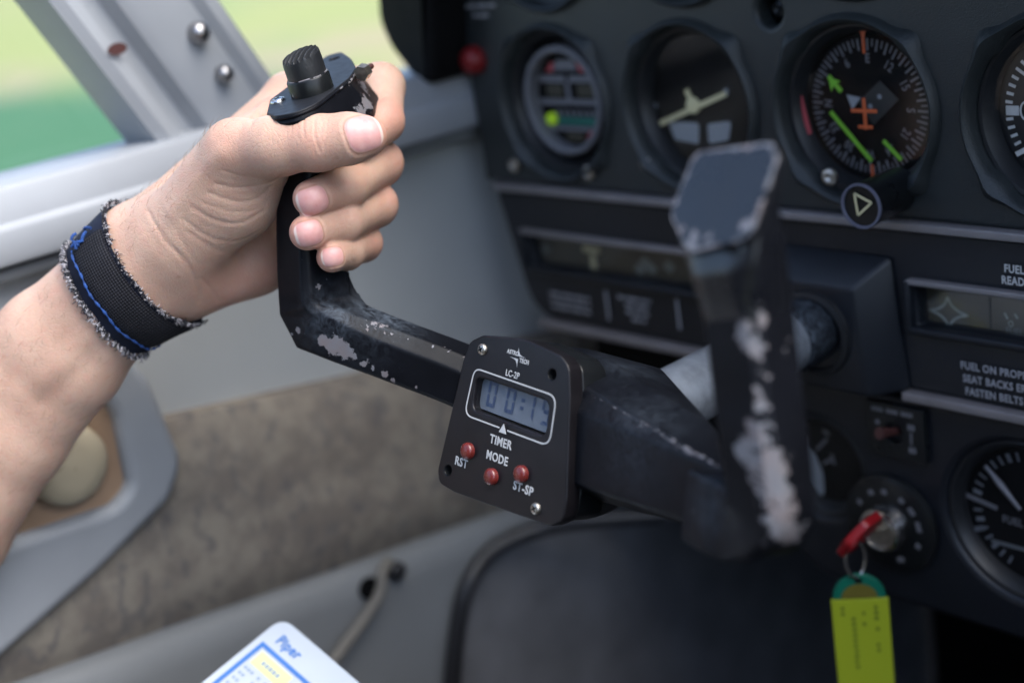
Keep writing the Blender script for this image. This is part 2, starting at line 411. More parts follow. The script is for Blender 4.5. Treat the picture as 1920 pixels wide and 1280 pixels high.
# lower pocket panel, standing proud of the wall
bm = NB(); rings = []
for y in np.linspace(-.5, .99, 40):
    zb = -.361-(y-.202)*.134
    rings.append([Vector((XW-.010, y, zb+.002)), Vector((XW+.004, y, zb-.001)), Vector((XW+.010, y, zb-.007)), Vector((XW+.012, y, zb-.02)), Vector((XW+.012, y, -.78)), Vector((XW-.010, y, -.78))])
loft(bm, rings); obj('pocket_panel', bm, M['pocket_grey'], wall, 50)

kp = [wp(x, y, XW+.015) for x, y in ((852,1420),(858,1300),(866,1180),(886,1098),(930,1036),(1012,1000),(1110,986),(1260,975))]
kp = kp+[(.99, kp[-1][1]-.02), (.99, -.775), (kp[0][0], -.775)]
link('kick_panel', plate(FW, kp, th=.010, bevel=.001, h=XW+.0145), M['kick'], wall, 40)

# latch recess
FL = Frame((0, 0, 0), AY, AZ)
lat = empty('door_latch', PX(135, 900, XW+.01), 'grey moulded recess with rounded corner holding a tan plate and beige knob', 'latch')
out_px = [(190,600),(285,715),(349,868),(322,940),(190,1072),(0,1238),(-220,1420),(-330,900),(-120,660)]
in_px = [(170,690),(219,785),(246,915),(215,950),(0,1022),(-180,1070),(-240,900),(-100,700)]
xo = XW+.022
me = plate(FL, round_poly([wp(x, y, xo) for x, y in out_px], [.01,.03,.022,.02,.05,.05,.05,.02,.02]), [round_poly([wp(x, y, xo) for x, y in in_px], [.01,.02,.012,.012,.03,.02,.02,.02])], th=.022, bevel=.006, h=xo, seg=4)
link('latch_frame', me, M['frame_grey'], lat, 50)
me = plate(FL, round_poly([wp(x, y, xo) for x, y in [(150,640),(290,790),(310,930),(230,990),(-180,1150),(-260,900),(-100,680)]], .01), th=.012, h=XW+.0145); link('tan_plate', me, M['tan'], lat)
q = PX(128, 872, XW+.020); bm = lathe(NB(), Frame(q, AY, AZ), [(.021,-.008),(.0215,-.003),(.0205,.002),(.017,.006),(.010,.008),(.0005,.0085)], 40); obj('knob', bm, M['beige'], lat, 60)

# cord of the map pocket, cable conduit
cordo = empty('pocket_cord', PX(735, 1062, XW+.02), 'grey cord hooked on a wall button below the cloth panel', 'cord')
bm = tube(NB(), smooth_path([PX(728,1052,XW+.015), PX(716,1075,XW+.022), PX(714,1105,XW+.024), PX(690,1150,XW+.024), PX(620,1245,XW+.026), PX(560,1335,XW+.03)], 6), .0036, 10); obj('cord', bm, M['cord'], cordo, 60)
bm = lathe(NB(), Frame(PX(740,1068,XW+.013), AY, AZ), [(.006,0),(.006,.004),(.003,.006),(.0005,.006)], 20); obj('button', bm, M['rubber'], cordo, 60)
bm = lathe(NB(), Frame(PX(692,1102,XW+.0135), AY, AZ), [(.007,-.001),(.007,.001),(.0005,.0012)], 20); obj('grommet', bm, M['matte_black'], cordo, 60)
tag(obj('cable_conduit', tube(NB(), smooth_path([PX(1240,965,-.60), PX(1110,975,-.63), PX(1010,992,-.655), PX(925,1030,-.668), PX(878,1095,-.668), PX(858,1180,-.668), PX(846,1300,-.668), PX(838,1420,-.668)], 8), .0055, 16), M['rubber'], None, 60), 'black flexible conduit curving down the lower wall behind the timer', 'conduit')

# ------------------------------------------------------------------ instrument panel
FPn = Frame((0, YP, 0), AX, AZ)          # a = x, b = z, h towards the pilot
def pp(px, py, h=0): return FPn.hit(px, py, h)
panel = empty('instrument_panel', (-.3, YP+.02, -.39), 'dark aircraft instrument panel with round cut-outs and pale trim strips', 'instrument panel')
ROW1, ROW0, HR = -.132, -.036, .0405
XS = [-.599, -.498, -.3965, -.295, -.19, -.08]
out1 = [(-.672,-.1815),(.5,-.1815),(.5,.045),(-.672,.045)]
holes = [circle(x, ROW1, HR, 64) for x in XS]+[circle(x+.006, ROW0, HR-.0005, 64) for x in XS]+[circle(*pp(1441, 22), .0075, 32)]
link('upper_panel', plate(FPn, out1, holes, th=.014, bevel=.0028, h=0, seg=3), M['panel_vinyl'], panel, 50)
# moulded lip round each cut-out with its corner lobes
def rim(x, z):
    bm = NB()
    n = 96; rings = []
    for k in range(n+1):
        a = 2*math.pi*k/n; lob = max(0, math.cos(4*(a-math.pi/4)))**6
        r0 = HR+.0015; w = .0042+.005*lob
        c, s = math.cos(a), math.sin(a)
        rings.append([FPn.pt(x+c*(r0+t*w), z+s*(r0+t*w), hh) for t, hh in ((-.35,-.010),(-.3,.000),(0,.0032),(.35,.0042+.001*lob),(.75,.0026),(1.0,-.001))])
    loft(bm, rings, cap=False, closed=False)
    return obj('cutout_rim', bm, M['panel_vinyl'], panel, 60)
for x in XS[:5]: rim(x, ROW1); rim(x+.006, ROW0)
# back plate behind everything so that nothing shows through
bm = NB(); rect(bm, FPn, -.668, -.29, .5, .05, -.034, .004); obj('back_plate', bm, M['matte_black'], panel)
# glare shield: the padded shelf above and its end that wraps down at the left
gs_px = [(700,-60),(705,40),(728,92),(765,140),(790,160),(806,160),(800,-60)]
me = plate(FPn, round_poly([pp(x, y, .03) for x, y in gs_px], [.002,.02,.02,.02,.012,.004,.002]), th=.06, bevel=.006, h=.03, seg=3); link('glare_shield_end', me, M['matte_black'], panel, 50)
bm = box(NB(), (-.08, YP+.16, .057), 1.24, .54, .022, .008); obj('glare_shield', bm, M['matte_black'], panel)
# trim strips
def strip(x0, x1, z, w, h0=.0035):
    bm = NB(); box(bm, ((x0+x1)/2, YP-h0/2+.001, z), x1-x0, h0+.004, w, .0009); obj('trim_strip', bm, M['trim'], panel)
strip(-.662, .5, -.1835, .0042); strip(-.638, -.452, -.2685, .0046); strip(-.378, .5, -.2685, .0046)
# middle section with rounded end
mid = round_poly([(-.664,-.187),(.5,-.187),(.5,-.2655),(-.645,-.2655)], [.004,0,0,.026])
wl = [pp(985,437), pp(1290,468), pp(1296,530), pp(995,497)]
wr = [pp(1712,524), (-.10, pp(1712,524)[1]), (-.10, pp(1720,612)[1]), pp(1720,612)]
zl0, zl1 = -.2115, -.2325; xl0, xl1 = wl[0][0], -.50
wl = [(xl0,zl0),(xl1,zl0),(xl1,zl1),(xl0+.003,zl1)]
wr = [(wr[0][0],zl0),(-.12,zl0),(-.12,zl1-.001),(wr[0][0]+.001,zl1-.001)]
link('middle_panel', plate(FPn, mid, [round_poly(wl, .002), round_poly(wr, .003)], th=.012, bevel=.0012, h=-.0005), M['panel_paint'], panel, 50)
# lower section
low = round_poly([(-.475,-.2715),(.5,-.2715),(.5,-.388),(-.44,-.388),(-.475,-.36)], [.004,0,0,.03,.02])
GX, GZ = -.3205, -.3245
lh = [circle(-.437,-.322,.0285,48), circle(GX,GZ,.0405,64)]
link('lower_panel', plate(FPn, low, lh, th=.016, bevel=.004, h=-.002, seg=3), M['panel_paint'], panel, 50)
bm = hexa(NB(), [(-.635,.575,-.385),(.5,.575,-.385),(.5,.97,-.385),(-.655,.97,-.385)], [(-.635,.575,-.275),(.5,.575,-.275),(.5,.97,-.275),(-.655,.97,-.275)], .006); obj('under_panel_blocker', bm, M['matte_black'], panel, 40)  # box added to keep light out of the footwell
# shaft housing
zb = -.2665
lo = [FPn.pt(-.458,-.199), FPn.pt(-.380,-.199), FPn.pt(-.374,zb), FPn.pt(-.462,zb)]
hi = [FPn.pt(-.448,-.2125,.017), FPn.pt(-.393,-.2125,.017), FPn.pt(-.388,zb,.017), FPn.pt(-.452,zb,.017)]
hous = obj('shaft_housing', hexa(NB(), lo, hi, .0022), M['panel_paint'], panel, 40)
bm = lathe(NB(), FPn.at(-.417,-.2375,.0165), [(.022,0),(.0215,.003),(.019,.004),(.018,.001)], 40); obj('gland', bm, M['black_plastic'], hous, 40)
# screws on the panel
for px, py in ((968,308),(1108,322),(1216,305),(1441,22),(1560,330)):
    a, b = pp(px, py)
    bm = lathe(NB(), FPn.at(a, b, .001 if py > 100 else -.009), [(.0042,0),(.0040,.0016),(.0022,.0024),(.0009,.0015),(.0004,.0010)], 20); obj('screw', bm, M['dull_steel'] if py != 22 else M['gloss_black'], panel, 40)
# placards
def lines_mesh(specs, m, name='lettering', par=panel, h=.0012):
    link(name, text_mesh([(s, FPn.at(a, b, h), sz, sx, .00012) for s, (a, b), sz, sx in specs]), m, par)
for (px, py) in ((1140,572),(1273,588)):
    a, b = pp(px, py); bm = rect(NB(), FPn, a-.0007, b-.009, a+.0007, b+.009, .0008, .0005); obj('divider_line', bm, M['ink_placard'], panel)
def blurb(rows, x, z, dz, w, name='small_lettering', m='ink_placard', hgt=.0022):
    """rows of unreadably small print: each a run of word-long bars of letter-like ticks"""
    bm = NB(); r = random.Random(int(abs(x*1e5)))
    for i, (a, b) in enumerate(rows):
        q = x+a*w
        while q < x+b*w:
            L = r.choice((3, 4, 5, 6, 7))
            for k in range(L):
                if q > x+b*w: break
                rect(bm, FPn, q, z-i*dz-hgt/2*r.uniform(.8,1), q+.0010, z-i*dz+hgt/2*r.uniform(.8,1), .0009, .0003); q += .0014
            q += .0013
    return obj(name, bm, M[m], panel)
a, b = pp(1032, 545); blurb([(0,1),(0,1),(.02,1)], a, b-.001, .0042, .034)
a, b = pp(1160, 552); blurb([(0,1),(.2,.85),(.2,.85),(.35,.75)], a, b-.001, .0042, .026)
a, b = pp(876, 12); blurb([(0,1),(.2,.75)], a, b, .0055, .026)
a, b = pp(1905, 504); lines_mesh([('FUEL R', pp(1912,505), .0052, .8)], M['ink_white']); lines_mesh([('READ', pp(1902,526), .0052, .8)], M['ink_white'])
lines_mesh([('FUEL ON PROPER TANK', (pp(1806,683)[0]+.024, pp(1806,683)[1]), .0052, .82), ('SEAT BACKS ERECT', (pp(1808,707)[0]+.020, pp(1808,707)[1]), .0052, .82), ('FASTEN BELTS / HARN', (pp(1812,731)[0]+.023, pp(1812,731)[1]), .0052, .82)], M['ink_placard'])
# red warning lamp beside the top-left placard
tag(obj('warning_lamp', lathe(NB(), FPn.at(*pp(893,112), 0), [(.0085,-.002),(.0082,.004),(.007,.007),(.004,.009),(.0004,.0095)], 32), mat('dull red lamp lens', (.20,.008,.010), .45), None, 60), 'round red lamp at the left end of the dark panel', 'lamp')

# ---- instruments -----------------------------------------------------------
def instrument(name, x, z, label, cat, r=HR, face='matte_black', group='round instruments in the panel', dep=0, glass=True):
    o = empty(name, FPn.pt(x, z), label, cat, group); F = FPn.at(x, z)
    bm = lathe(NB(), F, [(r+.003,-.032),(r+.002,-.006-dep),(r-.0005,-.004-dep),(r-.002,-.0045-dep),(r-.004,-.0075-dep),(r-.0055,-.012-dep)], 72); obj('bezel', bm, M['black_plastic'], o, 30)
    bm = disc(NB(), F, r-.0045, -.013-dep, 72); obj('dial', bm, M[face], o)
    if glass: bm = disc(NB(), F, r-.0044, -.009-dep, 72); obj('glass', bm, M['glass'], o)
    return o, F, -.0125-dep
# digital clock
ck, F, h = instrument('digital_clock', XS[0], ROW1, 'digital clock with grey ring and green strip, leftmost large dial of the panel', 'clock', glass=False)
bm = lathe(NB(), F, [(.0318,-.013),(.0314,-.0055),(.0302,-.0045),(.0288,-.0045),(.0276,-.0055),(.0274,-.013)], 72); obj('ring', bm, M['ink_grey'], ck, 30)
bm = NB()
for a0, b0, a1, b1 in ((-.0115,.0155,.0115,.0215),):
    poly(bm, F, [(-.010,.0165),(.010,.0165),(.007,.0225),(-.007,.0225)], h+.001)
rect(bm, F, -.0245,.0095,-.0015,.0135,h+.001); rect(bm, F, .0015,.0095,.0235,.0135,h+.001)
rect(bm, F, -.0255,-.0035,-.0015,.0000,h+.001); rect(bm, F, .0015,-.0035,.0255,.0000,h+.001)
rect(bm, F, -.0018,-.0030,.0018,.0095,h+.0012)
for k in range(7): rect(bm, F, -.0125+k*.0052,-.0100,-.0095+k*.0052,-.0065,h+.001)
rect(bm, F, -.020,-.0185,.020,-.0158,h+.001)
obj('markings', bm, M['ink_grey'], ck)
for q_ in ((-.018,.0015,-.0045,.0085),(.0075,.0015,.0215,.0085),(-.006,-.0245,.008,-.0195)): obj('display', rect(NB(), F, *q_, h+.0011), M['olive'], ck)
bm = rect(NB(), F, -.012,-.0148,.0245,-.0106,h+.0013); obj('strip', bm, M['teal'], ck)
for q_ in ([(-.017,.0155),(-.011,.0155),(-.009,.021),(-.012,.021)], [(.011,.0155),(.017,.0155),(.013,.02),(.009,.021)], [(.009,-.0235),(.015,-.0195),(.019,-.0165),(.012,-.0195)]): obj('red_marking', poly(NB(), F, q_, h+.0008), M['flag_red'], ck)
bm = lathe(NB(), F.at(-.0165,-.0118,h), [(.0036,0),(.0034,.003),(.0004,.004)], 20); obj('indicator_lamp', bm, emit_mat('lit yellow green lamp', (.30,.50,.015), .10), ck, 60)
# turn coordinator
tc, F, h = instrument('turn_coordinator', XS[1], ROW1, 'dial with a pale banked aeroplane figure over white level tubes', 'turn coordinator')
def fpx(F, px, py, h): q = FPn.hit(px, py, h); c = F.o; return (q[0]-c.x, q[1]-c.z)
L, Rr = fpx(F,1237,232,h+.003), fpx(F,1360,176,h+.003); c0 = fpx(F,1299,198,h+.003); tl = fpx(F,1286,168,h+.003)
bm = NB(); bar(bm, F, L, Rr, .0028, h+.003, .0008); bar(bm, F, c0, tl, .0030, h+.0031, .0008)
obj('aeroplane_figure', lathe(bm, F.at(*c0, h+.0022), [(.0045,0),(.0042,.0014),(.0004,.0018)], 20), M['yellow_ink'], tc, 40)
bm = NB()
for px, py in ((1228,197),(1362,172),(1235,240),(1248,263)): disc(bm, F.at(*fpx(F,px,py,h), 0), .0019, h+.0004, 16)
poly(bm, F, round_poly([fpx(F,1254,227,h),fpx(F,1312,230,h),fpx(F,1312,270,h),fpx(F,1268,262,h)], .002), h+.0006)
poly(bm, F, round_poly([fpx(F,1328,232,h),fpx(F,1373,226,h),fpx(F,1368,262,h),fpx(F,1330,270,h)], .002), h+.0006); obj('white_marking', bm, M['white_paint'], tc)
# horizontal situation indicator
hs, F, h = instrument('heading_indicator', XS[2], ROW1, 'compass dial with orange aeroplane and bright green course bar', 'heading indicator')
bm = NB()
for k in range(72):
    a = R(k*5+3); L0 = .0262 if k % 2 == 0 else .0282; c, s = math.sin(a), math.cos(a)
    bar(bm, F, (L0*c, L0*s), (.0318*c, .0318*s), .00075 if k % 2 else .001, h+.0006, .0002)
obj('tick_marks', bm, M['ink_grey'], hs)
its = []
for i, s in enumerate(['E','12','15','S','21','24','W','30','33','N','3','6']):
    a = R(i*30+3); its.append((s, F.at(.0225*math.sin(a), .0225*math.cos(a), h+.0006, -a), .0062, .8, .0001))
link('compass_letters', text_mesh(its), M['ink_grey'], hs)
bm = NB(); poly(bm, F, [(-.0019,.0362),(.0019,.0362),(.0008,.0325),(.0007,.0250),(-.0007,.0250),(-.0008,.0325)], h+.0012)
obj('orange_pointer', bm, M['orange'], hs)
obj('orange_pointer', rect(NB(), F, -.0008,-.0335,.0008,-.0275,h+.0012), M['orange'], hs); bm = NB()
rect(bm, F, -.0009,-.0100,.0009,.0048,h+.004); rect(bm, F, -.0075,-.0020,.0070,-.0003,h+.0041); rect(bm, F, -.004,-.0095,.004,-.008,h+.0041)
obj('aeroplane_figure', bm, M['orange'], hs)
bm = NB()
p1, p2 = fpx(F,1557,210,h+.003), fpx(F,1634,302,h+.003); bar(bm, F, p1, p2, .0020, h+.003)
p1, p2 = fpx(F,1656,264,h+.003), fpx(F,1690,300,h+.003); bar(bm, F, p1, p2, .0020, h+.003)
p1, p2 = fpx(F,1577,172,h+.003), fpx(F,1553,143,h+.003); bar(bm, F, p1, p2, .0022, h+.003)
d = Vector(p2)-Vector(p1); d.normalize(); n_ = Vector((-d.y, d.x)); p2 = Vector(p2); poly(bm, F, [p2-d*.0005, p2-d*.0065+n_*.0038, p2-d*.005, p2-d*.0065-n_*.0038], h+.0036)
obj('green_course_bar', bm, M['green_ink'], hs)
bm = poly(NB(), F, [fpx(F,1591,176,h),fpx(F,1618,182,h),fpx(F,1602,204,h)], h+.0016)
for px, py in ((1653,180),(1636,198)): disc(bm, F.at(*fpx(F,px,py,h), 0), .0012, h+.0017, 14)
obj('white_pointer', bm, M['white_paint'], hs)
bm = NB(); dk = [fpx(F,1652,150,h),fpx(F,1688,186,h),fpx(F,1640,235,h),fpx(F,1612,190,h)]; poly(bm, F, dk, h+.0010); obj('course_window', bm, M['panel_vinyl'], hs)
p1, p2 = fpx(F,1499,180,h+.004), fpx(F,1517,252,h+.004); bm = bar(NB(), F, p1, p2, .0030, h+.004); obj('warning_flag', bm, M['flag_red'], hs)
# heading knob under it
kn = empty('course_knob', FPn.pt(*pp(1668,376), 0), 'black cylinder knob marked with a triangle, under the compass dial', 'knob')
qf = PY(1616, 386, YP-.026); Fk = Frame(qf, AX, AZ)
bm = lathe(NB(), Fk, [(.0102,-.030),(.0102,-.003),(.0106,-.0015),(.0104,.0004),(.0096,.0008),(.0092,-.0002)], 48, cap1=True); obj('knob_body', bm, M['gloss_black'], kn, 35)
bm = lathe(NB(), Fk, [(.0106,.0002),(.0104,.0012),(.0094,.0012),(.0092,.0002)], 48); obj('knob_ring', bm, mat('violet grey ring', (.11,.115,.16), .35), kn, 35)
tri = [Vector((0,.0046)), Vector((.0048,-.0042)), Vector((-.0048,-.0042))]; tri = [t.xy for t in [Matrix.Rotation(R(158), 2) @ t for t in tri]]
bm = NB()
for i in range(3): bar(bm, Fk, tri[i], tri[(i+1) % 3], .0011, .0011, .0003)
obj('triangle_mark', bm, M['yellow_ink'], kn)
# vertical speed indicator
vs_, F, h = instrument('vertical_speed_indicator', XS[3], ROW1, 'dial with white scale and curved up and down arrows at the right edge', 'vertical speed indicator', face='black_plastic')
bm = NB()
for k in range(-24, 25):
    a = math.pi-R(k*7.0); big = k % 5 == 0; c, s = math.cos(a), math.sin(a)
    if k == 0: bar(bm, F, (.0255*c,.0255*s), (.0315*c,.0315*s), .0042, h+.0006, .0002); continue
    L0 = .0262 if big else .0285
    bar(bm, F, (L0*c, L0*s), (.0318*c, .0318*s), .0013, h+.0006, .0002)
tube(bm, [F.pt(-.0222+.0025*math.cos(a), .0038*math.sin(a), h+.0006) for a in np.linspace(0, 2*math.pi, 25)], .00045, 6)
for sg in (1, -1):
    pts = [F.pt(.0222*math.cos(a), .0222*math.sin(a), h+.0006) for a in np.linspace(math.pi-sg*R(11), math.pi-sg*R(34), 8)]
    tube(bm, pts, .00055, 6)
    a = math.pi-sg*R(41); e = Vector((.0222*math.cos(a), .0222*math.sin(a))); a2 = math.pi-sg*R(32); b0 = Vector((.0222*math.cos(a2), .0222*math.sin(a2)))
    dd = (b0-e).normalized(); nn = Vector((-dd.y, dd.x)); poly(bm, F, [e, b0+nn*.0016, b0-nn*.0016], h+.0011)
obj('scale_marks', bm, M['ink_white'], vs_)
link('numerals', text_mesh([('.5', F.at(-.0152,.0172,h+.0006), .0066, .85, .0001), ('UP', F.at(-.0135,.0105,h+.0006), .0046, .85, .0001), ('DN', F.at(-.0135,-.0105,h+.0006), .0046, .85, .0001), ('.5', F.at(-.0152,-.0178,h+.0006), .0066, .85, .0001)]), M['ink_white'], vs_)
bm = bar(NB(), F, (.004,-.003), (-.0262,-.0185), .0022, h+.003); obj('needle', bm, M['ink_white'], vs_)
# upper row, only the lower rims show
for i, x in enumerate(XS[:4]):
    instrument('flight_instrument', x+.006, ROW0, ['dark dial cut by the top edge, above the digital clock', 'dark dial cut by the top edge, above the aeroplane dial', 'dark dial cut by the top edge, above the compass dial', 'dark dial cut by the top edge, above the vertical speed scale'][i], 'dial')

# gauge clusters
def cluster(name, w, label, marks):
    o = empty(name, FPn.pt(w[0][0], w[0][1]), label, 'gauge')
    x0, x1, z0, z1 = w[0][0], w[1][0], zl0, zl1
    bm = NB(); rect(bm, FPn, x0-.001, z1-.001, x1+.001, z0+.001, -.010, .002); obj('dial', bm, M['olive'], o)
    # bevelled frame: pale trim colour paints the light on its top lip
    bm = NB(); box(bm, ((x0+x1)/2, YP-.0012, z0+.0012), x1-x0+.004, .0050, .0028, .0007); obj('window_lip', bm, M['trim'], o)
    bm = NB(); box(bm, ((x0+x1)/2, YP-.0012, z1-.0016), x1-x0+.006, .0060, .0036, .0012); box(bm, (x0-.0018, YP-.0012, (z0+z1)/2), .0036, .006, z0-z1+.004, .0012); obj('window_frame', bm, M['panel_paint'], o)
    bm = NB(); rect(bm, FPn, x0, z1, x1, z0, -.003); obj('glass', bm, M['glass'], o)
    return o
c1 = cluster('engine_gauge', wl, 'long dim gauge window with pale figures, left of the right yoke horn', None)
bm = NB()
def px_rect(bm, px, py, w, hh, h=-.0095): a, b = pp(px, py, h); rect(bm, FPn, a-w/2, b-hh/2, a+w/2, b+hh/2, h)
px_rect(bm, 1108, 468, .014, .0035); px_rect(bm, 1113, 492, .0045, .010)
obj('yellow_marking', bm, M['yellow_ink'], c1)
md_ = mat('dim marking', (.16,.17,.15), .6)
for px, py in ((1024,466),(1210,492),(1200,505),(1222,503),(1255,500)):
    a, b = pp(px, py, -.0095); obj('grey_marking', poly(NB(), FPn, [(a-.005,b),(a,b-.004),(a+.005,b),(a,b+.004)], -.0093-.0001*random.random()), md_, c1)
c2 = cluster('fuel_gauge', wr, 'long gauge window with a four-pointed star figure, right of the shaft housing', None)
bm = NB(); a, b = pp(1779, 586, -.0095); st = []
for k in range(32):
    t = 2*math.pi*k/32; r = 1/(abs(math.cos(t))**.62+abs(math.sin(t))**.62)**(1/.62); st.append((a+.0105*r*math.cos(t), b+.0078*r*math.sin(t)))
for i in range(32): bar(bm, FPn, st[i], st[(i+1) % 32], .0011, -.0092, .0002)
for px, py, px2, py2 in ((1884,586,1890,598),(1903,588,1909,597)): bar(bm, FPn, pp(px,py,-.0095), pp(px2,py2,-.0095), .0010, -.0092, .0002)
tube(bm, [FPn.pt(pp(1895,607,-.009)[0]+.0011*math.cos(t), pp(1895,607,-.009)[1]+.0013*math.sin(t), -.0092) for t in np.linspace(0,2*math.pi,13)], .0002, 5)
obj('pale_marking', bm, mat('pale dial marking', (.27,.30,.27), .6), c2)
fl_ = mat('faint lettering', (.12,.13,.12), .6)
link('lettering', text_mesh([('FUEL', FPn.at(*pp(1903,622,-.0095), -.0092), .0048, .8, .0001)]), fl_, c2); link('lettering', text_mesh([('GAL', FPn.at(*pp(1915,635,-.0095), -.0092), .0040, .8, .0001)]), fl_, c2)
px_ = pp(1857, 590, -.0095); bm = rect(NB(), FPn, px_[0]-.0004, zl1, px_[0]+.0004, zl0, -.0092, .0006); obj('divider', bm, M['matte_black'], c2)

# lower panel: half hidden gauge, switch plate, ignition, engine gauge
sg, F, h = instrument('suction_gauge', -.437, -.322, 'small gauge with a white half disc behind the right yoke horn', 'gauge', r=.0285)
bm = NB(); poly(bm, F, [fpx(F,1508,832,h),fpx(F,1530,850,h),fpx(F,1545,885,h),fpx(F,1548,920,h),fpx(F,1538,940,h),fpx(F,1520,930,h),fpx(F,1508,895,h)], h+.0008); obj('white_sector', bm, M['white_paint'], sg)
bm = NB()
for p1, p2 in (((1511,818),(1512,842)),((1552,822),(1532,842)),((1562,858),(1545,868)),((1556,814),(1544,806)),((1560,850),(1566,870))): bar(bm, F, fpx(F,*p1,h), fpx(F,*p2,h), .0016, h+.0007, .0002)
obj('scale_marks', bm, M['ink_grey'], sg)
sp = empty('switch_plate', FPn.pt(*pp(1672,812)), 'small black toggle switch plate above the ignition lock', 'switch')
a, b = pp(1676, 812, .003); Fs = FPn.at(a, b)
link('plate', plate(Fs, round_poly([(-.0165,-.0145),(.0165,-.0145),(.0165,.0145),(-.0165,.0145)], .001), [circle(-.001,-.001,.0055,24)], th=.004, bevel=.0006, h=.002), M['gloss_black'], sp, 40)
bm = NB(); tube(bm, [Fs.pt(-.001,-.001,-.002), Fs.pt(-.0015,.001,.005), Fs.pt(-.002,.003,.012)], [.002,.0022,.003], 12); obj('toggle', bm, M['brown'], sp, 60)
bm = NB()
for k in range(12): rect(bm, Fs, -.0125+k*.0017+(k//4)*.0016,.0098,-.0113+k*.0017+(k//4)*.0016,.0120,.0024,.0003)
for a_, b_ in ((.0095,.0045),(.0095,-.0075)):
    for k in range(2): rect(bm, Fs, a_-.002+k*.0022,b_-.0015,a_-.0003+k*.0022,b_+.0015,.0024,.0003)
rect(bm, Fs, .0088,-.0045,.0097,.0018,.0024,.0003); disc(bm, Fs.at(-.0095,.004), .0014, .0024, 12); obj('small_lettering', bm, M['ink_grey'], sp)
ig = empty('ignition_lock', FPn.pt(*pp(1660,985)), 'round silver ignition lock on a black disc of the lower panel', 'ignition lock')
a, b = pp(1664, 985, .004); Fi = FPn.at(a, b)
bm = lathe(NB(), Fi, [(.0265,-.001),(.0262,.002),(.0240,.0035),(.0120,.0035),(.0118,.001)], 48); obj('black_disc', bm, M['gloss_black'], ig, 35)
bm = lathe(NB(), Fi, [(.0122,.002),(.0120,.0095),(.0112,.0115),(.0098,.0120),(.0092,.0105),(.0090,.0085)], 48); obj('chrome_collar', bm, M['steel'], ig, 30)
bm = lathe(NB(), Fi, [(.0090,.0050),(.0089,.0100),(.0078,.0108),(.0004,.0108)], 40); obj('key_barrel', bm, M['dull_steel'], ig, 30)
bm = NB()
for an, L_ in ((150,.0026),(118,.003),(92,.003),(60,.0030),(38,.0045),(12,.0055),(-22,.003),(-70,.004)):
    t = R(an); c, s = math.cos(t), math.sin(t); bar(bm, Fi, (.0185*c-s*L_/2, .0185*s+c*L_/2), (.0185*c+s*L_/2, .0185*s-c*L_/2), .0028, .0040, .0003)
obj('small_lettering', bm, M['ink_grey'], ig)
eg, F, h = instrument('tachometer', GX, GZ, 'dark engine gauge with a pale tapered needle on the lower panel', 'gauge', r=.0405)
bm = NB(); tube(bm, [F.pt(*fpx(F,1848,872,h+.003), h+.003), F.pt(*fpx(F,1876,908,h+.003), h+.003), F.pt(*fpx(F,1913,955,h+.003), h+.003)], [.0006,.0017,.0009], 8); obj('needle', bm, M['ink_grey'], eg, 60)
bm = NB(); bar(bm, F, fpx(F,1810,924,h), fpx(F,1872,951,h), .0022, h+.0012); obj('white_needle', bm, M['ink_grey'], eg)
bm = NB()
for k in range(-2, 30):
    t = R(225-k*9.3); c, s = math.cos(t), math.sin(t); bar(bm, F, (.0275*c,.0275*s), (.032*c,.032*s), .0011 if k % 3 else .002, h+.0006, .0002)
bar(bm, F, fpx(F,1812,994,h), fpx(F,1846,988,h), .0024, h+.0006, .0002); bar(bm, F, fpx(F,1845,1053,h), fpx(F,1862,1038,h), .0024, h+.0006, .0002); bar(bm, F, fpx(F,1890,1090,h), fpx(F,1899,1074,h), .0022, h+.0006, .0002)
obj('scale_marks', bm, mat('dim scale marks', (.15,.16,.18), .6), eg)
q0, q1 = fpx(F,1860,1005,h), fpx(F,1925,1040,h); bm = rect(NB(), F, q0[0], q1[1]+.002, q0[0]+.020, q0[1]-.001, h+.0006); obj('counter_window', bm, mat('dim counter window', (.12,.13,.14), .5), eg)
link('lettering', text_mesh([('FUEL', F.at(*fpx(F,1900,976,h), h+.0007), .0055, .85, .0001)]), M['ink_grey'], eg)

# key, ring, tag
ky = empty('ignition_key', Fi.pt(0, 0, .012), 'red headed key standing in the ignition lock', 'key')
qk = PY(1610, 1000, YP-.033); kdir = (qk-Fi.pt(0,0,.011)).normalized()
bm = NB(); tube(bm, [Fi.pt(0,0,.0105), Fi.pt(0,0,.0105)+kdir*.016], .0016, 8); obj('blade', bm, M['dull_steel'], ky)
Fh = Frame(qk, kdir-AZ*.25, AZ*.8+AX*.6)
me = plate(Fh, round_poly([(-.016,-.005),(-.007,-.0125),(.008,-.0125),(.0135,0),(.008,.0125),(-.007,.0125),(-.016,.005)], .005), [[(.0075+.0048*math.cos(t), .0055*math.sin(t)) for t in np.linspace(0, 2*math.pi, 20, endpoint=False)]], th=.0046, bevel=.0010, h=.0017); link('red_head', me, M['red_knob'], ky, 40)
qr = PY(1601, 1018, YP-.037); qt = PY(1608, 1078, YP-.036)
ctr = (qr+qt)/2; rr = (qr-qt).length/2; wv = (Vector((.35,.94,0))).normalized()
tag(obj('key_ring', tube(NB(), [ctr+AZ*rr*1.05*math.cos(t)+wv*rr*.62*math.sin(t) for t in np.linspace(0, 2*math.pi, 33)], .0009, 10), M['steel'], None, 60), 'small steel ring hanging from the red key head', 'key ring')
tg = empty('key_tag', qt, 'yellow paper tag in a green holder hanging from the key ring', 'key tag')
wdir = Vector((.78,.62,0)).normalized(); dn = (PY(1617, 1290, YP-.036)-qt).normalized(); Ft = Frame(qt, wdir, -dn)
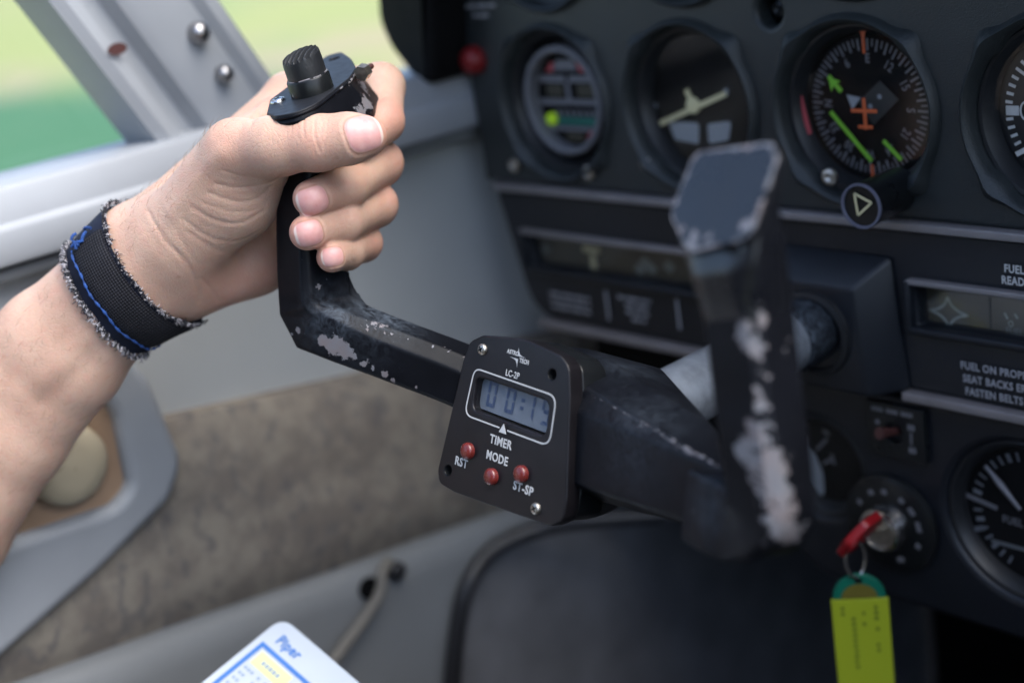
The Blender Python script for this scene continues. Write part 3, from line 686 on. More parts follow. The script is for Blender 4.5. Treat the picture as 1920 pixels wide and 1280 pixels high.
me = plate(Ft, [(.0128*math.cos(t), -.0125+.0135*math.sin(t)) for t in np.linspace(0, math.pi, 25)], [circle(0,-.003,.002,16)], th=.002, bevel=.0004, h=.001); link('green_top', me, M['tag_green'], tg, 40)
bm = poly(NB(), Ft, [(.0088*math.cos(t), -.0122+.0080*math.sin(t)) for t in np.linspace(0, math.pi, 20)], .0012); obj('amber_window', bm, mat('amber plastic', (.14,.12,.02), .4), tg)
me = plate(Ft, [(-.0138,-.0128),(.0138,-.0128),(.0138,-.085),(-.0138,-.085)], th=.0016, bevel=.0003, h=.0014); link('paper_tag', me, M['tag_yellow'], tg, 40)
bm = NB(); r_ = random.Random(3)
for col, (xx, n0, n1) in enumerate(((-.0085,0,2),(-.0035,2,12),(.0015,0,4),(.0075,0,9))):
    for k in range(n0, n1):
        if r_.random() < .85: rect(bm, Ft, xx-.0011*r_.uniform(.6,1), -.0185-k*.0031, xx+.0011*r_.uniform(.6,1), -.0165-k*.0031, .0016)
obj('handwriting', bm, mat('faded handwriting', (.13,.18,.01), .6), tg)

# ------------------------------------------------------------------ checklist card
A = P(530, 1156, .68); e1 = P(228, 1374, .633)-A; e2 = P(830, 1414, .633)-A
cc = empty('checklist_card', A, 'white laminated card with blue border and yellow boxes at the bottom edge', 'card')
Fc = Frame(A, e2, e1); Fc = Frame(A, e2, -e1) if Fc.n.dot(A) > 0 else Fc
sgn = 1 if (e1.dot(Fc.v) > 0) else -1
def cpt(a, b): return (a, sgn*b)
L2, L1 = .20, .24
ol = [cpt(0,0), cpt(L2,0), cpt(L2,L1), cpt(0,L1)]
me = plate(Fc, round_poly(ol, .008), th=.0016, h=0); link('sheet', me, M['card'], cc, 40)
bm = NB()
for p1, p2 in ((cpt(.022,.014), cpt(.022,.23)), (cpt(.022,.0145), cpt(.19,.0145))): pass
bar(bm, Fc, cpt(.0035,.0166), cpt(.19,.0166), .0022, .0003, .0002)
bar(bm, Fc, cpt(.0046,.0155), cpt(.0046,.23), .0022, .00031, .0002)
obj('blue_border', bm, M['blue_ink'], cc)
bm = NB()
for i in range(3): poly(bm, Fc, [cpt(.0075+i*.028,.0192), cpt(.0285+i*.028,.0192), cpt(.0285+i*.028,.0272), cpt(.0075+i*.028,.0272)], .0003)
obj('yellow_box', bm, M['card_yellow'], cc)
bm = NB(); r_ = random.Random(5)
for i in range(12):
    for c_ in range(2):
        x0 = .0075+c_*.034
        for k in range(14):
            if r_.random() < .8: poly(bm, Fc, [cpt(x0+k*.0022,.0295+i*.0036), cpt(x0+k*.0022+.0016,.0295+i*.0036), cpt(x0+k*.0022+.0016,.031+i*.0036), cpt(x0+k*.0022,.031+i*.0036)], .0003)
for k in range(5): poly(bm, Fc, [cpt(.012+k*.0024,.0222), cpt(.0138+k*.0024,.0222), cpt(.0138+k*.0024,.0245), cpt(.012+k*.0024,.0245)], .0005)
obj('small_print', bm, mat('grey print', (.25,.32,.42), .6), cc)
link('blue_lettering', text_mesh([('Piper', Frame(Fc.pt(*cpt(.0150,.0095), .0004), Fc.u, Fc.v if sgn < 0 else Fc.v), .0075, .85, .0002)]), M['blue_ink'], cc)

# ------------------------------------------------------------------ the yoke
yk = empty('control_yoke', P(1130, 815, .60), 'worn black control yoke with two upright horns and chipped paint', 'control yoke')
def sect(w, t, ch):
    """cross-section in (across, towards pilot); ch: chamfers at the corners (+-),(++),(-+),(--); rounded"""
    c = [(w/2,-t/2),(w/2,t/2),(-w/2,t/2),(-w/2,-t/2)]; pts = []
    for (x, y), k in zip(c, ch):
        sx, sy = (1 if x > 0 else -1), (1 if y > 0 else -1)
        a = (x, y-sy*k); b = (x-sx*k, y)
        if sx*sy > 0: a, b = a, b
        else: a, b = b, a
        pts += [a, b]
    return round_poly(pts, .0009, 3)
def sweep(path, nrm, secs, step=.0022):
    """path points with a section each; the section's first axis lies across the path in the yoke plane"""
    P_ = [Vector(p) for p in path]; rings = []; L = [0]
    for a, b in zip(P_, P_[1:]): L.append(L[-1]+(b-a).length)
    sp = smooth_path(P_, 10); n = len(sp); rings = []
    for i, p in enumerate(sp):
        t = (sp[min(i+1, n-1)]-sp[max(i-1, 0)]).normalized()
        f = i/10; k = min(int(f), len(secs)-2); s = f-k; s = s*s*(3-2*s)
        A_, B_ = secs[k], secs[k+1]
        nv = (nrm-t*nrm.dot(t)).normalized(); u = t.cross(nv)
        rings.append([p+u*((1-s)*a[0]+s*b[0])+nv*((1-s)*a[1]+s*b[1]) for a, b in zip(A_, B_)])
    return rings
def dense(bm, size=.0025):
    for _ in range(4):
        es = [e for e in bm.edges if e.calc_length() > size]
        if not es: break
        bmesh.ops.subdivide_edges(bm, edges=es, cuts=1, use_grid_fill=True)
    return bm
TILT = R(17)
NY = Vector((0, -math.cos(TILT), math.sin(TILT)))      # towards the pilot, square to the yoke's plane
s_g = sect(.0215, .0215, (.0016,.0016,.0016,.0016))
s_gl = sect(.023, .0235, (.0016,.0016,.003,.0016))
s_c = sect(.025, .0225, (.003,.004,.006,.003))
s_a = sect(.0225, .021, (.002,.002,.0055,.002))
# left horn: from under the head down the grip, round the corner, along the arm into the hub
pathL = [P(604,205,.605), P(592,300,.606), P(583,400,.607), P(585,500,.610)]
cor_ = P(590,572,.6125); cor2_ = P(606,603,.6125)
armL = [P(660,626,.608), P(760,664,.6045), P(870,706,.601), P(985,760,.596)]
def frame_ring(p, t, sec):
    nv = (NY-t*NY.dot(t)).normalized(); u = t.cross(nv); return [p+u*a+nv*b for a, b in sec]
gp = smooth_path(pathL+[cor_], 10)[:-3]; ap = smooth_path([cor2_]+armL, 10)[3:]
def lerp_sec(A_, B_, s): return [((1-s)*a[0]+s*b[0], (1-s)*a[1]+s*b[1]) for a, b in zip(A_, B_)]
rings = []
for i, p in enumerate(gp):
    t = (gp[min(i+1, len(gp)-1)]-gp[max(i-1, 0)]).normalized(); rings.append(frame_ring(p, t, lerp_sec(s_g, s_gl, i/len(gp))))
t1 = (cor_-gp[-1]).normalized(); td = (cor2_-cor_).normalized(); t2 = (ap[0]-cor2_).normalized()
def mitre(c, ta, tb_):
    pn = (ta+tb_).normalized()
    def onp(r, t): return [q+t*((c-q).dot(pn)/t.dot(pn)) for q in r]
    return [(a+b)/2 for a, b in zip(onp(frame_ring(c, ta, s_gl), ta), onp(frame_ring(c, tb_, s_gl), tb_))]
rings.append(mitre(cor_, t1, td)); rings.append(mitre(cor2_, td, t2)); cor_ = (cor_+cor2_)/2
for i, p in enumerate(ap):
    t = (ap[min(i+1, len(ap)-1)]-ap[max(i-1, 0)]).normalized(); k_ = i/len(ap)
    rings.append(frame_ring(p, t, lerp_sec(s_gl, s_a, min(1, k_*3))))
bm = NB(); loft(bm, rings)
# fillet in the inner corner
ud, rd = -t1, t2; nn_ = ud.cross(rd).normalized(); inn_ = cor_+ud*.0060+rd*.0060
fp_ = [inn_-ud*.003-rd*.003]+[inn_+rd*(.017*(1-math.cos(a)))+ud*(.017*(1-math.sin(a))) for a in np.linspace(0, math.pi/2, 12)][::-1]
fp_ = [inn_+rd*.017-ud*.003]+[inn_+rd*(.017*(1-math.cos(a)))+ud*(.017*(1-math.sin(a))) for a in np.linspace(math.pi/2, 0, 12)]+[inn_+ud*.017-rd*.003, inn_-ud*.003-rd*.003]
nY_ = (NY-ud*NY.dot(ud)).normalized()
loft(bm, [[q-nY_*.0112 for q in fp_], [q+nY_*.0109 for q in fp_]])
hornL_bm = bm
# right horn: hub -> arm -> corner -> grip up to a slanted top
pathR = [P(1335,946,.476), P(1350,954,.471), P(1366,962,.466), P(1398,974,.459), P(1438,964,.447), P(1440,885,.443), P(1421,740,.440), P(1405,600,.437), P(1392,500,.434), P(1385,440,.433)]
s_ra = sect(.024, .021, (.001,.001,.001,.001)); s_rg = sect(.0225, .0225, (.0035,.0035,.0035,.0035)); s_rc = sect(.0235, .0225, (.003,.003,.003,.003))
ringsR = sweep(pathR, NY, [s_ra,s_ra,s_ra,s_ra,s_rc,s_rg,s_rg,s_rg,s_rg,s_rg])
bmR = NB(); loft(bmR, ringsR)
# slanted cap of the right horn: a wider head sheared towards the pilot
def ringpx(pts, d): return [P(x, y, dd) for (x, y), dd in zip(pts, d)]
capF = Frame(P(1358, 372, .425), AX, Vector((0, .55, .83)))
c4 = [capF.hit(*q) for q in ((1303,285),(1448,266),(1458,296),(1405,445),(1290,474),(1256,402))]
def resample(pts, n):
    pts = [Vector(p) for p in pts]; L = [0]
    for a, b in zip(pts, pts[1:]+pts[:1]): L.append(L[-1]+(b-a).length)
    out = []
    for k in range(n):
        s_ = L[-1]*k/n; i = max(q for q in range(len(pts)) if L[q] <= s_); a, b = pts[i], pts[(i+1) % len(pts)]
        out.append(a+(b-a)*((s_-L[i])/max(L[i+1]-L[i], 1e-9)))
    return out
top = [capF.pt(p.x, p.y, 0) for p in resample(round_poly(c4, [.004,.004,.004,.006,.005,.005], 5), 72)]
cen = sum(top, Vector())/len(top)
gdir = (Vector(pathR[-1])-Vector(pathR[-4])).normalized()
base_c = Vector(pathR[-3])
def shrink(k, off, drop): return [cen+(p-cen)*k+off for p in top]
low_ring = []
tU = gdir; nv = (NY-tU*NY.dot(tU)).normalized(); uv = tU.cross(nv)
for p in top:
    a_, b_ = (p-cen).dot(uv), (p-cen).dot(nv); m_ = max(abs(a_), abs(b_), 1e-6); L_ = .0108
    r_ = math.hypot(a_, b_); k_ = L_/ (max(abs(a_), abs(b_))) if True else 1
    ang = math.atan2(b_, a_); rr_ = min(.0135, .0110/max(abs(math.cos(ang)), abs(math.sin(ang))))
    low_ring.append(base_c+uv*rr_*math.cos(ang)+nv*rr_*math.sin(ang))
mid_ring = [p*.55+q*.45-tU*.004 for p, q in zip(top, low_ring)]
rim_ = [p-capF.n*.003+(p-cen).normalized()*.0008 for p in top]
bmc = NB(); loft(bmc, [low_ring, [p*.2+q*.8 for p, q in zip(top, low_ring)], mid_ring, [p*.8+q*.2-tU*.003 for p, q in zip(top, low_ring)], rim_, top]+[[cen+(p-cen)*k_ for p in top] for k_ in (.955,.91,.85,.7,.5,.3,.1)])
bmesh.ops.recalc_face_normals(bmc, faces=bmc.faces[:])

def add_wear(o, patches, scuffs=(), edge=0.0, edge_ang=25, base=-.25, curv=0):
    """paint wear: patches (point, radius, amount) and wear along the sharper edges"""
    me = o.data; n = len(me.vertices); co = np.empty(n*3); me.vertices.foreach_get('co', co); co = co.reshape(-1, 3)
    w = np.full(n, base)
    for c, r, a in patches:
        d = np.linalg.norm(co-np.array(c), axis=1); w = np.maximum(w, base+(a-base)*np.exp(-(d/r)**2*1.1))
    if edge:
        b2 = bmesh.new(); b2.from_mesh(me); b2.verts.ensure_lookup_table(); k = np.zeros(n)
        for e in b2.edges:
            if len(e.link_faces) == 2:
                a_ = e.calc_face_angle(0)
                if a_ > R(edge_ang):
                    for v in e.verts: k[v.index] = max(k[v.index], 1)
        b2.free(); w = np.maximum(w, base+k*edge) if edge > 0 else w
    if curv:
        ev = np.empty(len(me.edges)*2, np.int64); me.edges.foreach_get('vertices', ev); ev = ev.reshape(-1, 2)
        nr = np.empty(n*3); me.vertices.foreach_get('normal', nr); nr = nr.reshape(-1, 3)
        sm = np.zeros((n, 3)); ct = np.zeros(n)
        for a_, b_ in ((0, 1), (1, 0)): np.add.at(sm, ev[:, a_], co[ev[:, b_]]); np.add.at(ct, ev[:, a_], 1)
        c_ = ((co-sm/np.maximum(ct, 1)[:, None])*nr).sum(1)
        for _ in range(3):
            q_ = np.zeros(n)
            for a_, b_ in ((0, 1), (1, 0)): np.add.at(q_, ev[:, a_], c_[ev[:, b_]])
            c_ = .5*c_+.5*q_/np.maximum(ct, 1)
        w = np.maximum(w, base+curv*np.clip(c_/.00006, 0, 1))
    at = me.attributes.new('wear', 'FLOAT', 'POINT'); at.data.foreach_set('value', w)
    s = np.zeros(n)
    for c, r, a in scuffs:
        d = np.linalg.norm(co-np.array(c), axis=1); s = np.maximum(s, a*np.exp(-(d/r)**2))
    at = me.attributes.new('scuff', 'FLOAT', 'POINT'); at.data.foreach_set('value', s)
def bvh_of(o): 
    return BVHTree.FromPolygons([v.co.copy() for v in o.data.vertices], [tuple(p.vertices) for p in o.data.polygons])
def onto(tree, px, py, fallback):
    h = tree.ray_cast(Vector((0,0,0)), ray(px, py).normalized())
    return h[0] if h[0] is not None else fallback
def remesh(bm, vox, it=3):
    bmesh.ops.recalc_face_normals(bm, faces=bm.faces[:])
    me = bpy.data.meshes.new('r'); bm.to_mesh(me); bm.free(); o = bpy.data.objects.new('r', me); COL.objects.link(o)
    m = o.modifiers.new('remesh', 'REMESH'); m.mode = 'VOXEL'; m.voxel_size = vox
    m2 = o.modifiers.new('smooth', 'SMOOTH'); m2.factor = .5; m2.iterations = it
    bpy.context.view_layer.update(); dg = bpy.context.evaluated_depsgraph_get()
    out = bpy.data.meshes.new_from_object(o.evaluated_get(dg)); bpy.data.objects.remove(o); bpy.data.meshes.remove(me)
    b = bmesh.new(); b.from_mesh(out); bpy.data.meshes.remove(out); return b
hornL = obj('left_horn', remesh(hornL_bm, .0008), M['worn'], yk, 180)
tr = bvh_of(hornL); fb = P(600, 600, .6)
def pat(tr, lst): return [(onto(tr, x, y, P(x, y, .6)), r, a) for x, y, r, a in lst]
add_wear(hornL, pat(tr, [(606,640,.004,.85),(616,643,.005,.95),(632,650,.006,1.0),(648,660,.005,.95),(662,668,.003,.85),(682,682,.0024,.8),(700,690,.0022,.75),(722,702,.0022,.8),(736,713,.002,.75),(560,618,.003,.7),(548,626,.002,.7),(780,726,.0014,.7),(700,605,.004,.7),(716,611,.003,.75)]+[(690+15*k,612+4.7*k,.0013,.62) for k in range(13)]+[(565,617,.004,.42),(618,642,.006,.66),(642,655,.006,.66),(660,665,.004,.56),(690,680,.004,.45),(722,700,.004,.4),(632,590,.003,.5),(696,612,.005,.5),(720,618,.005,.48),(780,640,.004,.36),(840,655,.005,.42),(875,668,.004,.5),(598,537,.0025,.52),(612,520,.002,.5),(590,545,.002,.42),(520,360,.002,.4),(565,345,.002,.45),(560,480,.002,.4),(566,505,.002,.42),(670,590,.003,.42),(830,610,.004,.32)]),  # the even row of patches paints the ridge's highlight along with its wear
         pat(tr, [(700,585,.010,1.0),(725,592,.012,1.0),(625,590,.010,.8),(760,600,.010,.4),(600,610,.008,.5),(680,640,.012,.2)]), curv=.42)
hornR = obj('right_horn', dense(bmR), M['worn'], yk, 30)
tr = bvh_of(hornR)
add_wear(hornR, pat(tr, [(1400,500,.003,.75),(1412,530,.003,.75),(1430,560,.004,.85),(1428,600,.004,.85),(1395,610,.004,.85),(1405,650,.005,.9),(1440,650,.003,.75),(1475,660,.002,.75),(1440,700,.003,.7),(1418,730,.003,.75),(1425,760,.004,.8),(1445,800,.003,.75),(1410,800,.004,.85),(1398,350,.003,.7),(1396,845,.005,.9),(1450,900,.007,.95),(1478,985,.007,.9)]+[(1408,560,.004,.5),(1402,630,.006,.62),(1412,660,.005,.55),(1425,585,.004,.52),(1440,760,.003,.45),(1430,690,.003,.45),(1420,830,.008,.8),(1440,870,.010,.85),(1455,930,.011,.85),(1470,980,.010,.8),(1488,1005,.008,.75),(1440,1020,.004,.5),(1410,880,.006,.5),(1478,640,.003,.45),(1405,490,.003,.45),(1300,960,.003,.5),(1304,848,.0025,.6),(1120,745,.003,.5),(1220,805,.003,.35)]),
         pat(tr, [(1330,950,.010,.4),(1350,900,.008,.4)]), edge=.30, edge_ang=14)
capR = obj('horn_cap', dense(bmc), M['worn_gloss'], yk, 30)
tr = bvh_of(capR); 
add_wear(capR, [(p, .0019, .66) for p in top]+pat(tr, [(1300,450,.004,.6),(1330,440,.003,.5),(1285,420,.003,.5),(1400,430,.005,.6),(1385,455,.004,.55),(1345,470,.003,.45)]), [], edge=0)

# hub: hull between the timer and the shaft
def hull(name, pts, m, parent, bev=.003, wear=True):
    bm = NB()
    for p in pts: bm.verts.new(p)
    r = bmesh.ops.convex_hull(bm, input=bm.verts[:])
    bmesh.ops.delete(bm, geom=[g_ for g_ in r['geom_interior'] if isinstance(g_, bmesh.types.BMVert)], context='VERTS')
    bmesh.ops.dissolve_limit(bm, angle_limit=R(6), verts=bm.verts[:], edges=bm.edges[:])
    bmesh.ops.bevel(bm, geom=bm.edges[:], offset=bev, segments=3, affect='EDGES', profile=.5, clamp_overlap=True)
    bmesh.ops.triangulate(bm, faces=[f for f in bm.faces if len(f.verts) > 4])
    return obj(name, dense(bm, .004), m, parent, 30)
hub = hull('hub', [P(*q) for q in ((1118,742,.556),(1357,882,.472),(1374,1008,.468),(1135,905,.552),(1262,728,.578),(1346,806,.500),(1240,690,.588),(950,636,.606),(1100,652,.590),(905,700,.605),(905,850,.600),(1090,930,.575),(1388,1000,.492),(1200,942,.572))], M['worn'], yk, .0012)
tr = bvh_of(hub)
add_wear(hub, pat(tr, [(1122+13*k,745+7.4*k,.0016,.66) for k in range(18)]+[(1300,848,.003,.9),(1335,868,.002,.8),(1096,700,.0025,.8),(1094,730,.0014,.7)]+[(1100,700,.003,.45),(1130,760,.003,.4),(1250,810,.002,.4),(1110,905,.004,.42)]), pat(tr, [(1180,690,.015,.35),(1200,790,.02,.3)]), edge=.42, edge_ang=20)  # the even row paints the highlight on the hub's ridge among real chips
belly = hull('hub_underside', [P(1060,930,.575), P(1190,915,.575), P(1200,930,.585), P(1130,972,.59), P(1070,978,.585), P(1000,960,.600), P(1000,900,.61), P(1150,900,.62)], M['gloss_black'], yk, .003)
# shaft
s0, s1 = P(1125, 822, .600), P(1528, 612, .697); sdv = (s1-s0)
bm = tube(NB(), [s0+sdv*t for t in (0,.3,.6,.86)], .0150, 40); obj('shaft', bm, M['shaft'], yk, 60)
bm = tube(NB(), [s0+sdv*t for t in (.84,.845,.90,.96,1.0,1.1)], [.0152,.0162,.0168,.0165,.0155,.0155], 40)
cl = obj('shaft_collar', dense(bm, .004), M['worn'], yk, 50)
tr = bvh_of(cl); add_wear(cl, pat(tr, [(1505,590,.003,.4),(1495,640,.003,.38)]), pat(tr, [(1500,590,.02,1),(1510,630,.02,.8),(1540,580,.02,.7)]), base=-.1)

# ---- head of the left horn: body, cover plate, button
B8 = R(8.7)
ua = Vector((0, math.cos(B8), math.sin(B8))); FHd = Frame(P(584, 163, .601), ua, Vector((-1, 0, 0)))   # a forward, b to the left, n up
def hd(px, py, h=0): return FHd.hit(px, py, h)
pl_px = [(500,212),(506,187),(545,158),(612,104),(640,97),(656,108),(667,128),(655,146),(590,196),(552,212),(515,218)]
pl = [hd(*q) for q in pl_px]
pl = round_poly(pl, [.004,.006,.01,.01,.004,.004,.004,.004,.02,.01,.004], 4)
hdo = empty('x', (0,0,0), None, None); bpy.data.objects.remove(hdo)
me = plate(FHd, pl, [circle(*hd(627,110), .0026, 20)], th=.0018, bevel=.0004, h=0); cover = link('cover_plate', me, M['plate_black'], yk, 40)
bmh = NB()
o1 = [(a*1.0, b*1.0) for a, b in pl]
ca = (sum(a for a, b in pl)/len(pl), sum(b for a, b in pl)/len(pl))
def hring(k, h, da=0, db=0, grow=0): return [FHd.pt(ca[0]+(a-ca[0])*k+da, ca[1]+(b-ca[1])*k+db, h) for a, b in pl]
gtop = Vector(pathL[0]); gax = (Vector(pathL[0])-Vector(pathL[1])).normalized()
nvL = (NY-gax*NY.dot(gax)).normalized(); uL = gax.cross(nvL); rg = []
for a, b in pl:
    d_ = FHd.u*(a-ca[0])+FHd.v*(b-ca[1]); an = math.atan2(d_.dot(nvL), d_.dot(uL)); q_ = min(.0138, .0107/max(abs(math.cos(an)), abs(math.sin(an))))
    rg.append(Vector(pathL[1])+uL*q_*math.cos(an)+nvL*q_*math.sin(an))
h1, h2, h3 = hring(.985,-.0018), hring(1.01,-.0035), hring(1.07,-.016,.0055)
h3b = hring(1.03,-.0195,.0055)
loft(bmh, [rg, [p*.5+q*.5 for p, q in zip(rg, h3b)], h3b, h3, h2, h1])
head = obj('grip_head', dense(bmh), M['worn'], yk, 30)
tr = bvh_of(head)
add_wear(head, pat(tr, [(682,165,.006,.8),(690,195,.006,.85),(676,210,.006,.75),(698,205,.004,.7),(668,190,.003,.5),(630,175,.0035,.55),(605,190,.003,.5),(588,202,.003,.5),(648,165,.002,.45),(620,182,.002,.5),(655,160,.002,.4)]+[]), [], edge=.22, edge_ang=30)
# worn edge of the cover plate
bm = NB(); epts = [FHd.pt(a, b, -.0014) for a, b in pl]; tube(bm, epts+[epts[0]], .00055, 6, cap=False); er = obj('plate_edge', dense(bm, .002), M['worn'], cover, 60)
tr = bvh_of(er); add_wear(er, pat(tr, [(500,212,.004,.45),(520,216,.008,.5),(560,212,.012,.55),(600,190,.012,.6),(640,160,.012,.6),(662,140,.006,.7),(640,97,.006,.6),(620,100,.006,.4)]), base=.1)
# push button with ridged top
bo = hd(586, 172); Fb = FHd.at(*bo, 0)
bm = lathe(NB(), Fb, [(.0092,-.001),(.0092,.0062),(.0088,.0068),(.0084,.0068)], 48); obj('button_collar', bm, M['gloss_black'], yk, 35)
ra = R(-62)
bm = NB(); lathe(bm, Fb, [(.0083,.005),(.0083,.0130),(.0082,.0134)], 64)
n = 120; rg2 = 26; rings = []
def ridge(x, y): 
    s = x*math.cos(ra)+y*math.sin(ra); r2 = (x*x+y*y)/.0081**2
    return .0152+.0016*(1-.9*r2)+.14*x+.00105*math.cos(2*math.pi*s/.00235)*(1 if r2 < 1 else 0)
for i in range(rg2+1):
    r = .0081*(1-i/rg2)+.00001
    rings.append([Fb.pt(r*math.cos(2*math.pi*k/n), r*math.sin(2*math.pi*k/n), ridge(r*math.cos(2*math.pi*k/n), r*math.sin(2*math.pi*k/n))) for k in range(n)])
rings = [[Fb.pt(.0083*math.cos(2*math.pi*k/n), .0083*math.sin(2*math.pi*k/n), .0130) for k in range(n)]]+rings
loft(bm, rings, cap=False)
bt = obj('push_button', bm, M['black_plastic'], yk, 25)
bm = NB(); tube(bm, [Fb.pt(.00845*math.cos(t), .00845*math.sin(t), .0069+.00015*math.sin(5*t)) for t in np.linspace(0, 2*math.pi, 60)], .00035, 6, cap=False); r1 = obj('worn_ring', dense(bm, .002), M['worn'], bt, 60)
add_wear(r1, [(Fb.pt(.0085*math.cos(t), .0085*math.sin(t), .007), .004, .75) for t in np.linspace(0, 6.28, 9)], base=.2)
def phillips(bm, F, r, hh):
    lathe(bm, F, [(r,-.0008),(r,.0002),(r*.9,hh*.7),(r*.62,hh),(r*.18,hh*.98)], 28)
    return bm
def screw(name, F, r, hh, par, m='dull_steel'):
    bm = phillips(NB(), F, r, hh); s = obj(name, bm, M[m], par, 50)
    bm = NB()
    for an in (.6, .6+math.pi/2):
        c, n_ = math.cos(an), math.sin(an); bar(bm, F, (-r*.55*c,-r*.55*n_), (r*.55*c, r*.55*n_), r*.26, hh*1.03, hh*.5)
    disc(bm, F, r*.24, hh*1.05, 12)
    obj('slot', bm, M['matte_black'], s); return s
screw('screw', FHd.at(*hd(521,190), 0), .0033, .0013, yk, 'steel')
# small switch pin at the front end of the head
pq = P(683, 134, .604); pdv = (P(699, 122, .610)-pq).normalized()
bm = tube(NB(), [pq-pdv*.003, pq+pdv*.0012], .0034, 6); nut = obj('switch_nut', bm, M['dull_steel'], yk, 20)
bm = tube(NB(), [pq, pq+pdv*.0065], .0013, 10); obj('switch_pin', bm, M['brown'], yk, 40)

# ------------------------------------------------------------------ the timer
TH, TR = R(20.7), R(2.6)
tu = Vector((math.cos(TR), 0, -math.sin(TR))); tv = Vector((0, math.sin(TH), math.cos(TH))); FT = Frame(P(945, 810, .568), tu, tv)
def tp(px, py, h=0): return FT.hit(px, py, h)
tm = empty('digital_timer', FT.o, 'black yoke timer with small display, three red buttons and white lettering', 'timer')
ol_px = [(868,675),(880,640),(905,628),(985,636),(1050,666),(1066,686),(1068,740),(1062,940),(1056,975),(1030,987),(850,922),(822,905),(820,880)]
ol = [tp(*q) for q in ol_px]
ol = round_poly(ol, [.03,.006,.006,.04,.006,.006,.04,.02,.004,.006,.006,.004,.006], 5)
win_px = [(893,705),(1030,752),(1022,820),(884,768)]
win = round_poly([tp(*q) for q in win_px], [.0035,.0042,.0042,.0042], 8)
b1, b2, b3 = tp(880,845), tp(924,893), tp(980,888)
me = plate(FT, ol, [win, circle(*tp(1035,702), .0019, 24), circle(*tp(840,881), .0019, 24)], th=.0075, bevel=.0008, h=0, seg=3); body = link('case', me, M['anod'], tm, 40)
# rear box, a little smaller
c_ = (sum(a for a, b in ol)/len(ol), sum(b for a, b in ol)/len(ol)); inner = [(c_[0]+(a-c_[0])*.965, c_[1]+(b-c_[1])*.965) for a, b in ol]
me = plate(FT, inner, th=.014, bevel=.001, h=-.0085); link('rear_housing', me, M['gloss_black'], tm, 40)
me = plate(FT, inner, th=.002, h=-.0065); link('gasket', me, M['matte_black'], tm, 40)
# display
lc = [(-.0,0)]
wl_ = [tp(*q, -.0042) for q in [(900,706),(1036,753),(1027,818),(891,770)]]
me = plate(FT, [tp(*q, -.0040) for q in [(905,708),(1034,754),(1026,812),(898,764)]], th=.001, h=-.0040); link('display', me, M['lcd'], tm)
SEG = {'0':'abcdef','1':'bc','9':'abcdfg'}
def digit(bm, F, ch, w, hgt, t, slant=.05):
    g_ = t*.12
    def q(pts): poly(bm, F, [(x+slant*y, y) for x, y in pts], 0)
    H = hgt/2; Wd = w/2
    segs = {'a':[(-Wd+g_,H),(Wd-g_,H),(Wd-t,H-t),(-Wd+t,H-t)], 'd':[(-Wd+g_,-H),(Wd-g_,-H),(Wd-t,-H+t),(-Wd+t,-H+t)],
            'f':[(-Wd,H-g_),(-Wd+t-g_,H-t),(-Wd+t-g_,t/2),(-Wd+t/2,g_),(-Wd,g_+t*.2)], 'b':[(Wd,H-g_),(Wd-t+g_,H-t),(Wd-t+g_,t/2),(Wd-t/2,g_),(Wd,g_+t*.2)],
            'e':[(-Wd,-H+g_),(-Wd+t-g_,-H+t),(-Wd+t-g_,-t/2),(-Wd+t/2,-g_),(-Wd,-g_-t*.2)], 'c':[(Wd,-H+g_),(Wd-t+g_,-H+t),(Wd-t+g_,-t/2),(Wd-t/2,-g_),(Wd,-g_-t*.2)],
            'g':[(-Wd+t*.7,0),(-Wd+t,t/2),(Wd-t,t/2),(Wd-t*.7,0),(Wd-t,-t/2),(-Wd+t,-t/2)]}
    for s in SEG[ch]: q(segs[s])
bm = NB(); p0, p1_ = Vector(tp(923,739,-.0039)), Vector(tp(1026,773,-.0039)); dd = p1_-p0; an = math.atan2(dd.y, dd.x)
for ch, f in (('0',.0),('0',.345),('1',.70),('9',.985)):
    c = p0+dd*f; digit(bm, FT.at(c.x, c.y, -.0038, an), ch, .0053, .0106, .00155)
for sg_ in (-.0016,.0016): c = p0+dd*.56; poly(bm, FT.at(c.x, c.y, -.0038, an), [(-.0009+.06*sg_,sg_-.0007),(.0011+.06*sg_,sg_-.0007),(.0011+.06*sg_,sg_+.0007),(-.0009+.06*sg_,sg_+.0007)], 0)
obj('digits', bm, M['lcd_dark'], tm)
bm = NB(); poly(bm, FT, win, -.0012); obj('glass', bm, M['glass'], tm)
# white frame line round the window, and the triangle
def offset_poly(pts, k):
    n_ = len(pts); out = []
    ar = sum(pts[i][0]*pts[(i+1) % n_][1]-pts[(i+1) % n_][0]*pts[i][1] for i in range(n_)); s = 1 if ar > 0 else -1
    for i in range(n_):
        a, b = Vector(pts[i-1]), Vector(pts[(i+1) % n_]); d = (b-a).normalized(); out.append((pts[i][0]+s*d.y*k, pts[i][1]-s*d.x*k))
    return out
fl_px = [(890,688),(1045,742),(1031,838),(870,778)]
fl = round_poly([tp(*q) for q in fl_px], [.0046,.0052,.0052,.0046], 8)
me1 = plate(FT, fl, [offset_poly(fl, -.00058)], th=.00015, h=.0002)
tb = Vector(tp(944,806)); bm = NB(); bm.from_mesh(me1); bpy.data.meshes.remove(me1)
obj('frame_line', bm, M['ink_white'], tm)
bm = NB(); poly(bm, FT, [(tb.x-.0022,tb.y-.0012),(tb.x+.0022,tb.y-.0012),(tb.x,tb.y+.0026)], .0004, .0003); obj('triangle_mark', bm, M['ink_white'], tm)
bm = NB(); poly(bm, FT, [(tb.x-.0031,tb.y-.0014),(tb.x+.0031,tb.y-.0014),(tb.x+.0014,tb.y+.0027),(tb.x-.0014,tb.y+.0027)], .00025, .0001); obj('triangle_gap', bm, M['anod'], tm)
